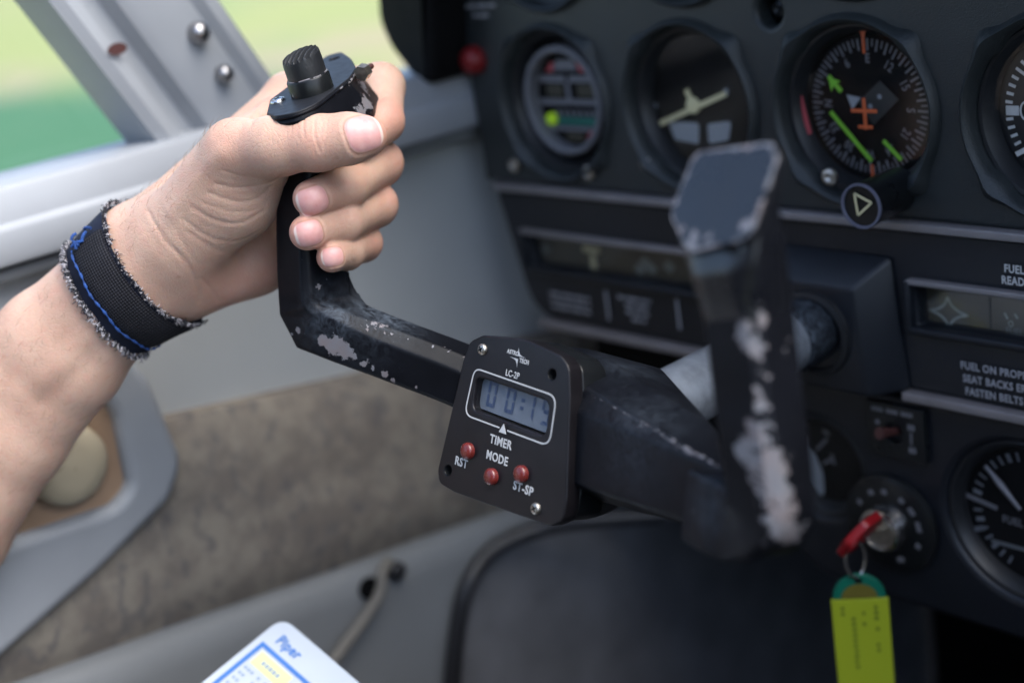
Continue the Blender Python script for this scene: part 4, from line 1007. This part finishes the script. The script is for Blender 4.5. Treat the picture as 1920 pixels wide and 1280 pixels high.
def rotof(p, q): d = Vector(tp(*q))-Vector(tp(*p)); return math.atan2(d.y, d.x)
ra_ = rotof((919,820),(960,835))
T = lambda s, px, py, sz, sx, b=.00012, r=ra_: (s, FT.at(*tp(px, py), .0001, r), sz, sx, b)
for q_ in [T('TIMER',939,829,.0050,.90,.00012), T('MODE',932,859,.0050,.88,.00012), T('RST',865,867,.0050,.92,.00012), T('ST-SP',981,916,.0050,.92,.00012), T('LC-2P',961,702,.0037,.82,.00004)]: link('lettering', text_mesh([q_]), M['ink_white'], tm)
lg = [T('ASTRO',962,661,.0024,.85,.00007), T('TECH',983,678,.0024,.85,.00007)]
link('logo_lettering', text_mesh(lg), M['ink_white'], tm)
bm = NB(); c = Vector(tp(972,670)); Fl = FT.at(c.x, c.y, .0001, ra_)
poly(bm, Fl, [(-.0048,-.0006),(-.0012,-.0006),(.0003,-.0006),(.0003,-.0040),(-.0001,-.0026),(-.0010,-.0014),(-.0024,-.0009)], .0002)
poly(bm, Fl, [(.0048,.0006),(.0012,.0006),(-.0003,.0006),(-.0003,.0040),(.0001,.0026),(.0010,.0014),(.0024,.0009)], .0002)
obj('star_emblem', bm, M['ink_white'], tm)
for b_ in (b1, b2, b3):
    F = FT.at(*b_, 0)
    bm = lathe(NB(), F, [(.0040,.0002),(.0036,.0006),(.0035,.0000)], 32); 
    bm2 = lathe(NB(), F, [(.00345,-.001),(.00345,.0016),(.0032,.0022),(.0026,.0027),(.0015,.0030),(.0001,.0031)], 40); bm.free(); obj('button', bm2, M['red'], tm, 50)
for q in ((906,655),(1006,953)): screw('screw', FT.at(*tp(*q), .0003), .0024, .0013, tm)
for q in ((1035,702),(840,881)):
    F = FT.at(*tp(*q), 0); bm = lathe(NB(), F, [(.0022,.0001),(.0019,-.0006),(.00185,-.004),(.0002,-.0042)], 24); obj('screw_hole', bm, M['gloss_black'], tm, 30)

# ------------------------------------------------------------------ the pilot's hand and forearm
MM = .001
def v3(px, py, d): return np.array(P(px, py, d))
q45 = (.73, .69)
def strand(px, py, d, off, r): return [v3(px+s*q45[0]*off, py+s*q45[1]*off, d) for s in (-1, 1)]+[r]
FARM = [(272,482,.632,35,.0150),(226,536,.634,37,.0157),(114,656,.645,45,.0188),(-6,784,.655,54,.0215),(-150,950,.665,70,.0270),(-420,1230,.675,70,.030)]
fst = [strand(*f) for f in FARM]
def rc(p, a, b, ra, rb):
    ba = b-a; h = np.clip((p-a) @ ba/ba.dot(ba), 0, 1)
    return np.linalg.norm(p-a-h[:, None]*ba, axis=1)-(ra+(rb-ra)*h)
def smin(a, b, k):
    h = np.maximum(k-np.abs(a-b), 0)/k; return np.minimum(a, b)-h*h*k*.25
def chain(p, pts, rs, k=.004):
    d = None
    for i in range(len(pts)-1):
        e = rc(p, pts[i], pts[i+1], rs[i], rs[i+1]); d = e if d is None else smin(d, e, k)
    return d
fing = {
 'index':  ([(545,188,.668),(714,163,.643),(718,228,.622),(672,272,.606)], [.0120,.0106,.0090,.0072]),
 'middle': ([(535,272,.682),(711,306,.633),(648,349,.603),(584,372,.5855)], [.0118,.0103,.0092,.0077]),
 'ring':   ([(532,355,.686),(703,384,.633),(642,416,.604),(576,436,.5865)], [.0112,.0098,.0087,.0074]),
 'little': ([(530,430,.682),(680,455,.631),(649,473,.610),(622,482,.5935)], [.0100,.0083,.0074,.0064]),
}
fing = {k: ([v3(*q) for q in pts], rs) for k, (pts, rs) in fing.items()}
thumb = ([v3(*q) for q in ((335,430,.620),(442,284,.593),(520,274,.5815),(598,268,.5755),(655,260,.5725),(688,256,.572))], [.0172,.0128,.0116,.0106,.0096,.0080])
palm = [((330,400,.642),(545,188,.664),.0160,.0118),((320,450,.652),(535,272,.682),.0160,.0118),((330,490,.655),(532,355,.686),.0160,.0112),((345,520,.652),(530,430,.682),.0150,.0105),
        ((360,520,.642),(478,487,.650),.0180,.0150),((470,480,.650),(505,440,.664),.0150,.0120),((340,455,.624),(450,370,.610),.0195,.0150),((450,370,.610),(500,318,.601),.0150,.0095),((430,300,.610),(520,215,.640),.0120,.0085),((279,488,.632),(345,468,.636),.0196,.0200)]
palm = [(v3(*a), v3(*b), ra_, rb_) for a, b, ra_, rb_ in palm]
ridges = [(v3(235,592,.6155), v3(70,755,.622), .0034, .0042), (v3(300,452,.614), v3(200,560,.616), .0030, .0030)]
def sdf(p):
    d = None
    for a, b, ra_, rb_ in palm:
        e = rc(p, a, b, ra_, rb_); d = e if d is None else smin(d, e, .010)
    fa = None
    for i in range(len(fst)-1):
        e = smin(rc(p, fst[i][0], fst[i+1][0], fst[i][2], fst[i+1][2]), rc(p, fst[i][1], fst[i+1][1], fst[i][2], fst[i+1][2]), .022)
        fa = e if fa is None else smin(fa, e, .006)
    d = smin(d, fa, .016)
    f = None
    for pts, rs in fing.values():
        e = chain(p, pts, rs, .003)
        # soft pads: the fleshy side of each segment, slight waist at the joints
        f = e if f is None else smin(f, e, .0012)
    t = chain(p, thumb[0], thumb[1], .005)
    df = smin(d, f, .007); dt = smin(d, t, .011)
    return smin(df, dt, .0009)
def surface_nets(fn, lo, hi, h, cf=4):
    nxyz = [int(math.ceil((b-a)/h/cf))*cf for a, b in zip(lo, hi)]
    cs = [n//cf for n in nxyz]
    ax = [lo[i]+(np.arange(cs[i])+.5)*h*cf-.5*h for i in range(3)]
    g = np.stack(np.meshgrid(*ax, indexing='ij'), -1).reshape(-1, 3); cd = fn(g).reshape(cs)
    full = np.repeat(np.repeat(np.repeat(cd, cf, 0), cf, 1), cf, 2).astype(np.float32)
    near = np.abs(full) < h*cf*1.5
    idx = np.argwhere(near); pts = np.array(lo)+idx*h
    vals = np.concatenate([fn(c) for c in np.array_split(pts, max(1, len(pts)//300000))])
    full[near] = vals
    D = full; ins = D < 0; nx, ny, nz = D.shape
    c = np.zeros((nx-1, ny-1, nz-1), np.int8)
    for i in (0,1):
        for j in (0,1):
            for k in (0,1): c += ins[i:nx-1+i, j:ny-1+j, k:nz-1+k]
    act = np.argwhere((c > 0) & (c < 8)); im = -np.ones(c.shape, np.int64); im[tuple(act.T)] = np.arange(len(act))
    acc = np.zeros((len(act), 3)); cnt = np.zeros(len(act))
    cor = [(i,j,k) for i in (0,1) for j in (0,1) for k in (0,1)]
    for a in cor:
        for ax_ in range(3):
            if a[ax_]: continue
            b = list(a); b[ax_] = 1
            A_ = D[act[:,0]+a[0], act[:,1]+a[1], act[:,2]+a[2]]; B_ = D[act[:,0]+b[0], act[:,1]+b[1], act[:,2]+b[2]]
            m = (A_ < 0) != (B_ < 0); t = np.zeros(len(act)); t[m] = A_[m]/(A_[m]-B_[m])
            pos = np.array(a, float)[None].repeat(len(act), 0); pos[:, ax_] = t; acc[m] += pos[m]; cnt[m] += 1
    V = np.array(lo)+(act+acc/cnt[:, None])*h; Q = []
    for ax_ in range(3):
        o1, o2 = [(1,2),(2,0),(0,1)][ax_]
        sl0 = [slice(1,-1)]*3; sl1 = [slice(1,-1)]*3; sl0[ax_] = slice(0,-1); sl1[ax_] = slice(1,None)
        A_, B_ = ins[tuple(sl0)], ins[tuple(sl1)]
        e = np.argwhere(A_ != B_); flip = A_[tuple(e.T)]
        off = np.ones(3, int); off[ax_] = 0; e = e+off
        def cid(d1, d2): q = e.copy(); q[:, o1] -= d1; q[:, o2] -= d2; return im[tuple(q.T)]
        q = np.stack([cid(1,1), cid(0,1), cid(0,0), cid(1,0)], 1); q[~flip] = q[~flip][:, ::-1]; Q.append(q)
    return V, np.concatenate(Q)
def grad(fn, p, e=.0003):
    g = np.stack([fn(p+np.eye(3)[i]*e)-fn(p-np.eye(3)[i]*e) for i in range(3)], 1)
    return g/np.maximum(np.linalg.norm(g, axis=1, keepdims=True), 1e-9)
def subdivide(V, Q):
    E = np.sort(np.stack([Q, np.roll(Q, -1, 1)], -1).reshape(-1, 2), 1); U, inv = np.unique(E, axis=0, return_inverse=True)
    inv = inv.reshape(-1, 4); n = len(V); mid = V[U].mean(1); fc = V[Q].mean(1); ei = n+inv; fi = n+len(U)+np.arange(len(Q))
    out = [np.stack([Q[:, i], ei[:, i], fi, ei[:, i-1]], 1) for i in range(4)]
    return np.concatenate([V, mid, fc]), np.concatenate(out)
allp = np.concatenate([np.array([q for s in fst for q in s[:2]]), np.concatenate([np.array(f[0]) for f in fing.values()]), np.array(thumb[0])])
lo, hi = allp.min(0)-.035, allp.max(0)+.03
V, Q = surface_nets(sdf, lo, hi, .0016)
V, Q = subdivide(V, Q)
for _ in range(3): V = V-grad(sdf, V)*sdf(V)[:, None]*.9
N_ = grad(sdf, V)
def skin_hit(px, py, d0=.50):
    r = np.array(ray(px, py).normalized()); t = d0
    for _ in range(80):
        s = sdf((r*t)[None])[0]; t += s*.9
        if abs(s) < 2e-5 or t > .9: break
    return r*t
def pxline(pts, step=6):
    out = []
    for (x0, y0), (x1, y1) in zip(pts, pts[1:]):
        n = max(2, int(math.hypot(x1-x0, y1-y0)/step))
        for k in range(n): out.append(skin_hit(x0+(x1-x0)*k/n, y0+(y1-y0)*k/n))
    return np.array(out)
def smooth2(pts):
    return [(p.x, p.y) for p in smooth_path([Vector((x, y, 0)) for x, y in pts], 5)]
disp = np.zeros(len(V))
def near_line(line, wmax):
    lo_, hi_ = line.min(0)-wmax, line.max(0)+wmax
    ids = np.where(np.all((V > lo_) & (V < hi_), axis=1))[0]
    if not len(ids): return ids, None
    a, b = line[:-1], line[1:]; best = np.full(len(ids), 9.)
    for s, e in zip(a, b):
        ba = e-s; L = ba.dot(ba)
        if L < 1e-12: continue
        h = np.clip((V[ids]-s) @ ba/L, 0, 1); best = np.minimum(best, np.linalg.norm(V[ids]-s-h[:, None]*ba, axis=1))
    return ids, best
def crease(pts, depth, w, lip=.14):
    depth *= .62; line = pxline(smooth2(pts))
    ids, d = near_line(line, w*5)
    if d is None: return
    disp[ids] += -depth*np.exp(-(d/w)**2)+depth*lip*np.exp(-((d-w*2.2)/(w*1.3))**2)
# folds of the thumb base, heel and wrist
for pts, dp, w in (([(392,362),(443,378),(482,372),(512,346)],.55,.9),([(361,389),(404,413),(451,418),(500,392)],.55,.9),([(345,412),(392,444),(445,452),(492,430)],.4,1.0),([(356,437),(410,470),(460,474)],.3,1.1),
                   ([(405,345),(450,352),(506,343),(533,326)],.5,.8),([(418,320),(460,331),(505,333)],.28,.7),([(380,380),(430,396),(480,394),(507,370)],.28,.7),
                   ([(277,395),(308,450),(350,492),(368,535),(374,570)],.5,1.0),([(377,522),(398,545),(412,568)],.5,.9),([(292,420),(330,470),(352,510)],.22,.8),([(300,385),(335,440),(372,500)],.16,1.0),
                   ([(470,235),(480,215),(495,200),(500,190)],.5,1.2),([(455,220),(475,205),(492,178)],.3,1.2)):
    crease(pts, dp*MM, w*MM)
# thumb joint wrinkles
for pts, dp, w in (([(571,220),(568,240),(573,262)],.42,.55),([(590,219),(589,240),(592,262),(601,288)],.5,.55),([(600,221),(606,236),(600,252)],.3,.45),([(613,222),(612,250),(606,285)],.34,.5),([(580,219),(582,235),(578,250)],.25,.45),([(622,226),(620,250),(616,270)],.22,.45),([(560,224),(556,245),(562,266)],.22,.5),([(598,300),(590,286),(596,272)],.2,.5),([(550,228),(546,250)],.16,.5)):
    crease(pts, dp*1.25*MM, w*.8*MM, .05)
# finger joint folds seen from the side
for pts, dp, w in (([(700,182),(712,186),(722,180)],.8,1.4),([(690,176),(702,181)],.6,1.2),([(652,332),(650,352),(655,374)],.25,.9),([(661,334),(660,355)],.2,.8),([(655,402),(652,420),(656,440)],.25,.9),([(660,466),(658,480),(662,494)],.2,.8),([(700,290),(704,310),(700,330)],.2,1.4)):
    crease(pts, dp*MM, w*MM)
# forearm tendon: a long soft hollow beside a low ridge
ln = pxline([(232,600),(150,690),(70,760)], 10); ids, d = near_line(ln, .02); disp[ids] += -.0009*np.exp(-(d/.0055)**2)
ln = pxline([(215,582),(130,672),(45,750)], 10); ids, d = near_line(ln, .02); disp[ids] += .0007*np.exp(-(d/.006)**2)
ln = pxline([(320,400),(420,280)], 10); ids, d = near_line(ln, .02); disp[ids] += .0007*np.exp(-(d/.004)**2)
V2 = V+N_*disp[:, None]

# finger nails: local frames on the skin
nails = []
def nail(px, py, ex, ey, w, L, nudge):
    """centre pixel, pixel of the free edge's middle, half width and half length in m; nudge turns the nail's normal"""
    c = skin_hit(px, py); e = skin_hit(ex, ey); n = grad(sdf, c[None])[0]+np.array(nudge); n /= np.linalg.norm(n)
    u = e-c; u -= n*u.dot(n); u /= np.linalg.norm(u); v = np.cross(n, u)
    nails.append((c, u, v, n, w, L)); return c
nail(684, 247, 712, 240, .0070, .0074, np.array(ZC*0))
nail(586, 380, 556, 386, .0056, .0064, (0,0,0))
nail(580, 438, 553, 444, .0050, .0058, (0,0,0))
nail(623, 481, 606, 484, .0038, .0046, (0,0,0))
for c, u, v, n, w, L in nails:
    q = V2-c; a, b, hh = q @ u, q @ v, q @ n
    near = (np.abs(a) < L*1.8) & (np.abs(b) < w*1.8) & (np.abs(hh) < .006)
    sd_ = (np.abs(a/L)**3.2+np.abs(b/w)**3.0)**(1/3.1)
    inn = np.clip((1.04-sd_)/.10, 0, 1); rimw = np.exp(-((sd_-1.10)/.07)**2)
    k = np.where(near, 1, 0)
    V2 = V2+n*(k*(inn*.0002*(1+.8*np.clip(a/L, 0, 1))-rimw*.0003*(a < L*.75)+np.exp(-((sd_-1.30)/.13)**2)*.00022*(a < L*.5)))[:, None]
# tint map: fingertips, knuckles, palm redder
pk = np.zeros(len(V2))
for px, py, r, a in ((560,380,.010,.7),(552,437,.010,.8),(602,484,.008,.8),(715,245,.010,.6),(745,300,.012,.5),(735,372,.012,.5),(705,450,.012,.5),(745,215,.012,.7),(430,265,.014,.22),(450,540,.022,.55),(590,262,.012,.35),(500,520,.018,.5),(640,380,.016,.25),(520,190,.016,.3)):
    c = skin_hit(px, py); pk = np.maximum(pk, a*np.exp(-(np.linalg.norm(V2-c, axis=1)/r)**2))
me = bpy.data.meshes.new('person'); nq = len(Q)
me.vertices.add(len(V2)); me.vertices.foreach_set('co', V2.astype(np.float32).ravel())
me.loops.add(nq*4); me.loops.foreach_set('vertex_index', Q.astype(np.int32).ravel())
me.polygons.add(nq); me.polygons.foreach_set('loop_start', np.arange(nq, dtype=np.int32)*4); me.update(calc_edges=True); me.validate()
me.attributes.new('pink', 'FLOAT', 'POINT').data.foreach_set('value', pk.astype(np.float32))

def skin_mat():
    m, t, b = new_mat('skin'); tc = nd(t, 'ShaderNodeTexCoord').outputs['Object']
    n1 = noise(t, 55, 4); n2 = noise(t, 220, 3)
    base = mix_col(t, ramp(t, n1, .3, .7), (.48,.305,.225), (.60,.405,.305))
    base = mix_col(t, math_n(t, 'MULTIPLY', ramp(t, n2, .45, .72), .38), base, (.50,.25,.19))
    at = nd(t, 'ShaderNodeAttribute', attribute_name='pink')
    base = mix_col(t, math_n(t, 'MULTIPLY', at.outputs['Fac'], .8), base, (.55,.23,.17))
    # freckles
    vo = nd(t, 'ShaderNodeTexVoronoi', Scale=95); t.links.new(tc, vo.inputs['Vector'])
    fk = math_n(t, 'MULTIPLY', ramp(t, vo.outputs['Distance'], .13, .05), ramp(t, noise(t, 40, 2), .52, .62))
    base = mix_col(t, math_n(t, 'MULTIPLY', fk, .45), base, (.30,.15,.09))
    # fine skin lines
    v1 = nd(t, 'ShaderNodeTexVoronoi', Scale=620); v1.feature = 'DISTANCE_TO_EDGE'
    wv = nd(t, 'ShaderNodeTexNoise', Scale=150, Detail=2); t.links.new(tc, wv.inputs['Vector'])
    mp = nd(t, 'ShaderNodeVectorMath', operation='MULTIPLY_ADD'); mp.inputs[1].default_value = (.004,.004,.004); t.links.new(wv.outputs['Color'], mp.inputs[0]); t.links.new(tc, mp.inputs[2])
    t.links.new(mp.outputs[0], v1.inputs['Vector'])
    v2 = nd(t, 'ShaderNodeTexVoronoi', Scale=260); v2.feature = 'DISTANCE_TO_EDGE'; t.links.new(mp.outputs[0], v2.inputs['Vector'])
    hgt = math_n(t, 'ADD', ramp(t, v1.outputs['Distance'], 0, .12), math_n(t, 'MULTIPLY', ramp(t, v2.outputs['Distance'], 0, .07), .9))
    hgt = math_n(t, 'ADD', hgt, math_n(t, 'MULTIPLY', noise(t, 2200, 2), .5))
    mask_all = None; free = None; ring = None
    for c, u, v, n, w, L in nails:
        sub = nd(t, 'ShaderNodeVectorMath', operation='SUBTRACT'); t.links.new(tc, sub.inputs[0]); sub.inputs[1].default_value = c
        def dot(ax):
            d = nd(t, 'ShaderNodeVectorMath', operation='DOT_PRODUCT'); t.links.new(sub.outputs[0], d.inputs[0]); d.inputs[1].default_value = ax; return d.outputs['Value']
        a = math_n(t, 'MULTIPLY', dot(u), 1/L); bb = math_n(t, 'MULTIPLY', dot(v), 1/w); hh = math_n(t, 'ABSOLUTE', dot(n))
        s = math_n(t, 'POWER', math_n(t, 'ADD', math_n(t, 'POWER', math_n(t, 'ABSOLUTE', a), 3.2), math_n(t, 'POWER', math_n(t, 'ABSOLUTE', bb), 3.0)), 1/3.1)
        k = math_n(t, 'MULTIPLY', ramp(t, s, 1.03, .97), ramp(t, hh, .0045, .0040))
        rg = math_n(t, 'MULTIPLY', math_n(t, 'MULTIPLY', ramp(t, s, 1.0, 1.04), ramp(t, s, 1.16, 1.08)), math_n(t, 'MULTIPLY', ramp(t, hh, .0045, .0040), ramp(t, a, .75, .55)))
        ring = rg if ring is None else math_n(t, 'MAXIMUM', ring, rg)
        arc = math_n(t, 'ADD', a, math_n(t, 'MULTIPLY', math_n(t, 'MULTIPLY', bb, bb), .16))
        fr_ = math_n(t, 'MULTIPLY', k, ramp(t, arc, .80, .88))
        mask_all = k if mask_all is None else math_n(t, 'MAXIMUM', mask_all, k); free = fr_ if free is None else math_n(t, 'MAXIMUM', free, fr_)
    nc = mix_col(t, ramp(t, n2, .35, .7), (.58,.30,.28), (.64,.37,.34))
    nc = mix_col(t, math_n(t, 'MULTIPLY', free, .85), nc, (.72,.60,.52))
    base = mix_col(t, math_n(t, 'MULTIPLY', ring, .45), base, (.36,.16,.12))  # redder fold round each nail, with the crease's shade in the colour
    t.links.new(mix_col(t, mask_all, base, nc), b.inputs['Base Color'])
    t.links.new(math_n(t, 'MULTIPLY_ADD', mask_all, -.20, math_n(t, 'MULTIPLY_ADD', n2, .16, .42)), b.inputs['Roughness'])
    b.inputs['Subsurface Weight'].default_value = .35; b.inputs['Subsurface Radius'].default_value = (1, .35, .18); b.inputs['Subsurface Scale'].default_value = .0028
    b.inputs['Specular IOR Level'].default_value = .38
    hgt = math_n(t, 'MULTIPLY', hgt, math_n(t, 'SUBTRACT', 1, mask_all))
    t.links.new(bump(t, hgt, .3, .0003), b.inputs['Normal']); return m
person = link('person', me, skin_mat(), None, 180)
tag(person, "bare left forearm and hand gripping the left yoke horn, thumb across the front", 'person')

# ---- wristband
cA = v3(277,507,.633); cB = v3(213,549,.637); axd = cA-cB; axL = np.linalg.norm(axd); axd /= axL
toC = -(cA+cB)/2; e1_ = toC-axd*toC.dot(axd); e1_ /= np.linalg.norm(e1_); e2_ = np.cross(axd, e1_)
def band_r(s, a, off):
    o = cB+axd*s; dr = e1_*math.cos(a)+e2_*math.sin(a); t = .05
    for _ in range(60):
        d = sdf((o+dr*t)[None])[0]-off; t -= d*.9
        if abs(d) < 3e-5: break
    return o+dr*t, dr
def band(name, s0, s1, off, th, m, a0=0, a1=2*math.pi, n=72, ns=8, par=None, wob=0.0):
    bm = NB(); full = abs(a1-a0-2*math.pi) < 1e-6; rings = []
    r_ = random.Random(4)
    for k in range(n+(0 if full else 1)):
        a = a0+(a1-a0)*k/n; w_ = wob*math.sin(5*a+1)+wob*.6*math.sin(11*a)
        top, bot = [], []
        for j in range(ns+1):
            s = s0+w_+(s1-s0)*j/ns; p, dr = band_r(s, a, off); ed = 1-abs(2*j/ns-1)**4
            bot.append(Vector(p)); top.append(Vector(p+dr*(th*(.5+.5*ed))))
        rings.append(top+bot[::-1])
    if full: rings.append(rings[0])
    vs = loft(bm, rings, cap=not full)
    if full: bmesh.ops.remove_doubles(bm, verts=bm.verts[:], dist=1e-6)
    return obj(name, bm, m, par, 50)
def cloth_mat(name, col, weave=True):
    m, t, b = new_mat(name); tc = nd(t, 'ShaderNodeTexCoord').outputs['Object']
    n = noise(t, 90, 4)
    c = mix_col(t, ramp(t, n, .3, .7), tuple(x*.7 for x in col), tuple(x*1.4 for x in col))
    if weave:
        hs_ = []
        for ax_ in (axd+e2_, axd-e2_):
            d = nd(t, 'ShaderNodeVectorMath', operation='DOT_PRODUCT'); t.links.new(tc, d.inputs[0]); d.inputs[1].default_value = ax_/np.linalg.norm(ax_)
            hs_.append(math_n(t, 'SINE', math_n(t, 'MULTIPLY', d.outputs['Value'], 2*math.pi/.0017)))
        hgt = math_n(t, 'MULTIPLY', hs_[0], hs_[1])
        c = mix_col(t, math_n(t, 'MULTIPLY', ramp(t, hgt, .0, .6), .6), c, tuple(x*4.5 for x in col))
        t.links.new(bump(t, hgt, .6, .0004), b.inputs['Normal'])
    t.links.new(c, b.inputs['Base Color']); b.inputs['Roughness'].default_value = .7; b.inputs['Specular IOR Level'].default_value = .15
    b.inputs['Sheen Weight'].default_value = .0
    return m
M['band'] = cloth_mat('black woven strap', (.009,.009,.011)); M['fleece'] = cloth_mat('navy fleece strap', (.010,.012,.022), False)
M['thread'] = mat('blue thread', (.010,.05,.20), .8, var=.5, vscale=400); M['fray_white'] = mat('white frayed fibre', (.40,.38,.40), .8); M['fray_black'] = mat('black frayed fibre', (.02,.02,.025), .8)
wb = band('wristband', -.0035, axL+.002, .0006, .0016, M['fleece'], par=person, wob=.0006)
ov = band('strap', .0035, axL+.0005, .0022, .0016, M['band'], a0=-.98, a1=2.7, par=wb)
bm = NB(); pts = []
for a in np.linspace(-.98, 2.0, 60):
    p, dr = band_r(.0030+.0004*math.sin(9*a), a, .0034); pts.append(Vector(p))
tube(bm, pts, [.00045+.0003*math.sin(17*i) for i in range(len(pts))], 8); obj('blue_stitching', bm, M['thread'], wb, 60)
bm = NB()
for a, s, da, ds in ((-1.0,.004,.05,.006),(-1.08,.005,.16,.003),(-.94,.010,-.12,.003),(-1.15,.012,.10,.004),(-.90,.006,-.10,.002),(-1.2,.007,.06,-.003)):
    pts = [Vector(band_r(s+ds*t, a+da*t, .0042+.0006*math.sin(3*t))[0]) for t in np.linspace(0, 1, 6)]; tube(bm, pts, .0007, 6)
obj('loose_thread', bm, M['thread'], wb, 60)
r_ = random.Random(11)
def fray(name, s_edge, sgn_, n, m, L, lo_, hi_, off):
    bm = NB()
    for i in range(n):
        a = r_.uniform(lo_, hi_); s = s_edge+r_.uniform(-.0012,.0008)*sgn_; p, dr = band_r(s, a, off+r_.uniform(0,.0012))
        d = axd*sgn_*-1*r_.uniform(-.2,1)+e1_*r_.uniform(-.6,.6)+e2_*r_.uniform(-.6,.6)+dr*r_.uniform(0,.9); d /= np.linalg.norm(d)
        l_ = L*r_.uniform(.4,1.3); mid = p+d*l_*.5+dr*l_*.2; tube(bm, [Vector(p-d*.0003), Vector(mid), Vector(p+d*l_-dr*l_*.15)], [.00022,.00022,.00012], 5)
    o = obj(name, bm, m, wb, 60); o['kind'] = 'stuff'; return o
fray('frayed_edge', -.0035, 1, 300, M['fray_white'], .0022, -2.2, 2.0, .0014)
fray('dark_frayed_edge', -.0035, 1, 420, M['fray_black'], .0026, -2.2, 2.0, .0012)
fray('front_frayed_edge', axL+.0022, -1, 160, M['fray_white'], .0013, -2.2, 2.0, .0016)
fray('dark_front_frayed_edge', axL+.0022, -1, 300, M['fray_black'], .0017, -2.2, 2.0, .0016)

# ---- left knee in dark trousers, just reaching the bottom of the picture
M['trouser'] = mat('dark trouser cloth', (.012,.013,.018), .85, var=.3, vscale=60, bscale=900, bstr=.4, bdist=.0006)
bm = NB(); tube(bm, smooth_path([Vector((-.40,-.36,-.50)), Vector((-.42,-.10,-.485)), Vector((-.44,.18,-.462)), Vector((-.45,.32,-.452)), Vector((-.452,.40,-.475)), Vector((-.453,.46,-.56)), Vector((-.453,.53,-.74))], 8), [.088-.0006*i for i in range(49)], 28)
obj('trouser_leg', bm, M['trouser'], person, 70)

# ---- fine hair on the forearm and the back of the hand
M['hair'] = mat('fair body hair', (.20,.12,.06), .5)
hr = np.random.default_rng(5); bm = NB(); Nv = grad(sdf, V2[::7]); Vs = V2[::7]; fa_dir = np.array(P(0,784,.655))-np.array(P(276,486,.632)); fa_dir /= np.linalg.norm(fa_dir)
px_all = [proj(Vector(v)) for v in Vs]
cand = [i for i, q in enumerate(px_all) if (q[0] < 205 and q[1]-405 > -1.0*(q[0]-215)) or (215 < q[0] < 420 and q[1] < 560-.75*(q[0]-215)-60)]
for i in hr.choice(cand, size=min(1900, len(cand)), replace=False):
    n_, p_ = Nv[i], Vs[i]; d_ = fa_dir*-.8+hr.normal(0, .35, 3); d_ -= n_*d_.dot(n_); d_ = d_/np.linalg.norm(d_)*hr.uniform(.003, .0065)
    tube(bm, [Vector(p_-n_*.0002), Vector(p_+d_*.5+n_*.0011), Vector(p_+d_+n_*.0013)], [.00005,.00004,.00002], 3, cap=False)
hh = obj('body_hair', bm, M['hair'], person, 70); hh['kind'] = 'stuff'
